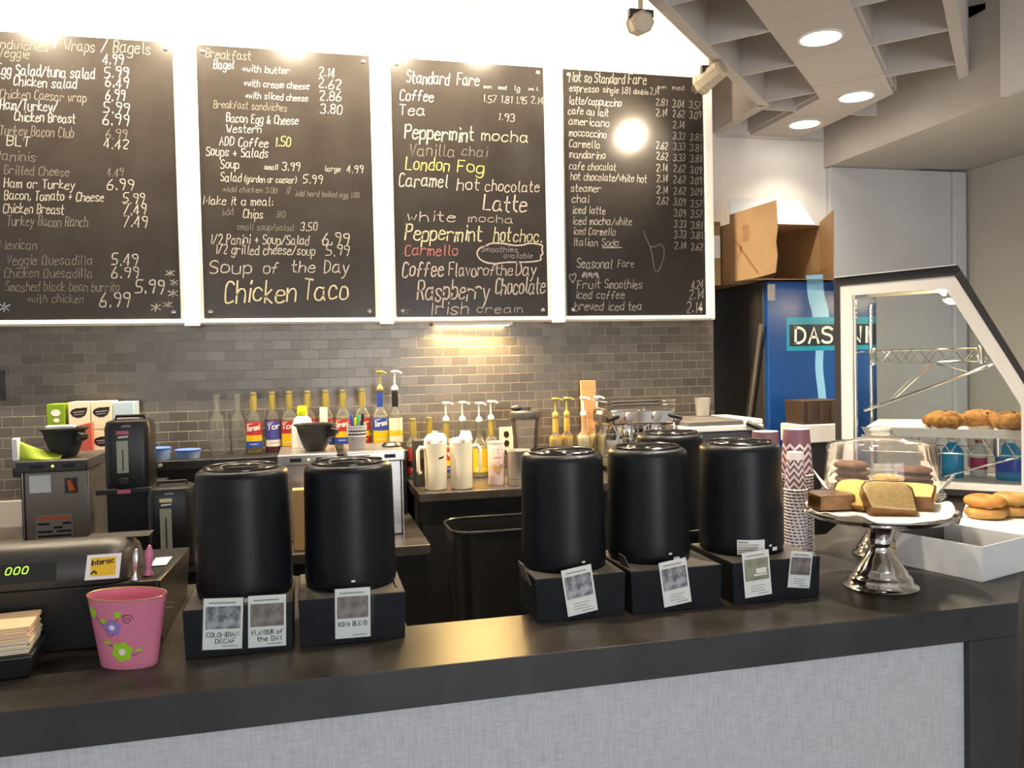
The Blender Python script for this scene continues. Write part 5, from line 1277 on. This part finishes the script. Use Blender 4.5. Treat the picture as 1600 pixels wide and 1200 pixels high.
# boxes of tea on the shelf
def leaf_logo(o, x, z, s, y):
    m = MB(); p = [(-1, .1), (-.8, .62), (-.3, .9), (.3, .92), (1, 1), (.95, .3), (.75, -.35), (.3, -.75), (-.2, -.8), (-.7, -.5)]
    p = [(x+a*s, z+b*s*.72) for a, b in p]; m.add([(a, y, b) for a, b in p], [tuple(range(len(p)))]); q = m.build('leaf_logo', M_blackp, o, smooth=False)
    m = MB(); ribbon(m, [(x-s*.6, z+.004), (x+s*.65, z+.008)], .006, front(y-.0005)); ribbon(m, [(x-s*.5, z-.007), (x+s*.5, z-.004)], .004, front(y-.0005)); m.build('logo_lettering', M_greyp, q, smooth=False)
def teabox(x, y, z, w_, d, h, m_, label, logo=True, group='cream tea boxes with leaf logos'):
    t = thing('tea_box', label, 'box', (x, y, z), 0, group)
    o = MB().box(-w_/2, w_/2, 0, d, 0, h).build('carton', m_, t, bevel=.0015)
    if logo: leaf_logo(o, -.002, h*.62, w_*.40, -.0006)
    MB().box(-w_/2+.004, w_/2-.004, -.0007, -.0002, .008, h*.22).build('lower_panel', M_cream if logo else M_whitep, t)
TY = 4.12
teabox(-1.028, TY, SZ, .090, .13, .134, M_paperc, 'lower left cream tea box with leaf logo'); teabox(-.934, TY, SZ, .090, .13, .134, M_paperc, 'lower right cream tea box with leaf logo')
teabox(-1.028, TY, SZ+.1342, .090, .13, .134, M_paperc, 'upper left cream tea box with leaf logo'); teabox(-.934, TY, SZ+.1342, .090, .13, .134, M_paperc, 'upper right cream tea box with leaf logo')
t = thing('tea_box', 'bright green box left of the cream tea boxes', 'box', (-1.125, TY, SZ))
MB().box(-.037, .037, 0, .13, 0, .262).build('carton', mat('leaf_green_carton', '#7c9a12', .5), t, bevel=.002)
m = MB(); f = front(-.0008); blob(m, 0, .222, .020, f, 20, .8); blob(m, .002, .188, .013, f, 18, .8); m.build('white_emblem', M_paleblue if False else M_whitep, t, smooth=False)
t = thing('tissue_box', 'pale blue box right of the cream tea boxes', 'box', (-.842, TY, SZ))
MB().box(-.044, .044, 0, .13, 0, .262).build('carton', mat('pale_blue_carton', '#b9cdd8', .6, noise=(6, '#8fb2cc', (1, 1, 1))), t, bevel=.002); MB().box(-.042, .042, -.0008, -.0002, .17, .2).build('print_band', M_wht, t)
o = MB().hexa([(-.035, -.02, 0), (.03, -.02, 0), (.03, .015, 0), (-.035, .015, 0)], [(-.03, -.02, .165), (.030, -.02, .180), (.030, .015, .180), (-.03, .015, .165)]).build('red_packet', mat('salmon_packet', '#c25a48', .5), None, (-.99, 4.07, SZ+.0005), (0, 0, 0), bevel=.003); tag(o, 'small salmon-red packet in front of the cream tea boxes', 'packet')
# things round the far-left basket
t = thing('lime_cloth', 'lime green cloth hanging at the left of the far left basket', 'cloth', (-1.03, 3.50, KZ+.386))
m = MB(); vs = []
for i in range(9):
    for j in range(7):
        u, v = i/8, j/6; vs.append((-.045+.135*u, -.03-.022*math.sin(3.2*u+1.2*v)+.03*v, .001+v*(.060*(1-u)**1.2+.010)))
m.add(vs, [(i*7+j, i*7+j+1, i*7+j+8, i*7+j+7) for i in range(8) for j in range(6)])
m.build('cloth', mat('olive_lime_cloth', '#93a82a', .7), t).modifiers.new('thick', 'SOLIDIFY').thickness = .003
MB().box(-.068, -.047, -.045, -.01, .0, .085).build('white_tag', M_wht, t, bevel=.004)
for dx, dz, nm in ((0, 0, 'white folded paper lying in the far left basket'),):
    o = MB().box(-.05, .05, -.02, .02, 0, .012).build('folded_paper', M_paper, None, (-.945, 3.52, KZ+.3855+.1135), (0, 0, .1), bevel=.003); tag(o, nm, 'paper')
# blue lids on the shelf
for x, y, h, r, nm in ((-.675, 4.02, .055, .05, 'deep pale blue plastic tub beside the upper dispenser'), (-.555, 4.02, .042, .057, 'shallow blue lid right of the pale blue tub')):
    t = thing('blue_tub', nm, 'tub', (x, y, SZ), 0, 'blue plastic tubs on the shelf')
    MB().lathe([(0, 0), (r*.86, 0), (r*.97, h-.010)], 28).build('body', mat('pale_blue_plastic', '#7f97c4', .4) if 'pale_blue_plastic' not in MATS else MATS['pale_blue_plastic'], t, ang=50)
    MB().lathe([(r*.97, h-.0102), (r, h-.008), (r, h-.001), (r*.96, h), (0, h-.003)], 28, cap=False).build('rim', mat('mid_blue_plastic', '#5a78c8', .4) if 'mid_blue_plastic' not in MATS else MATS['mid_blue_plastic'], t, ang=50)
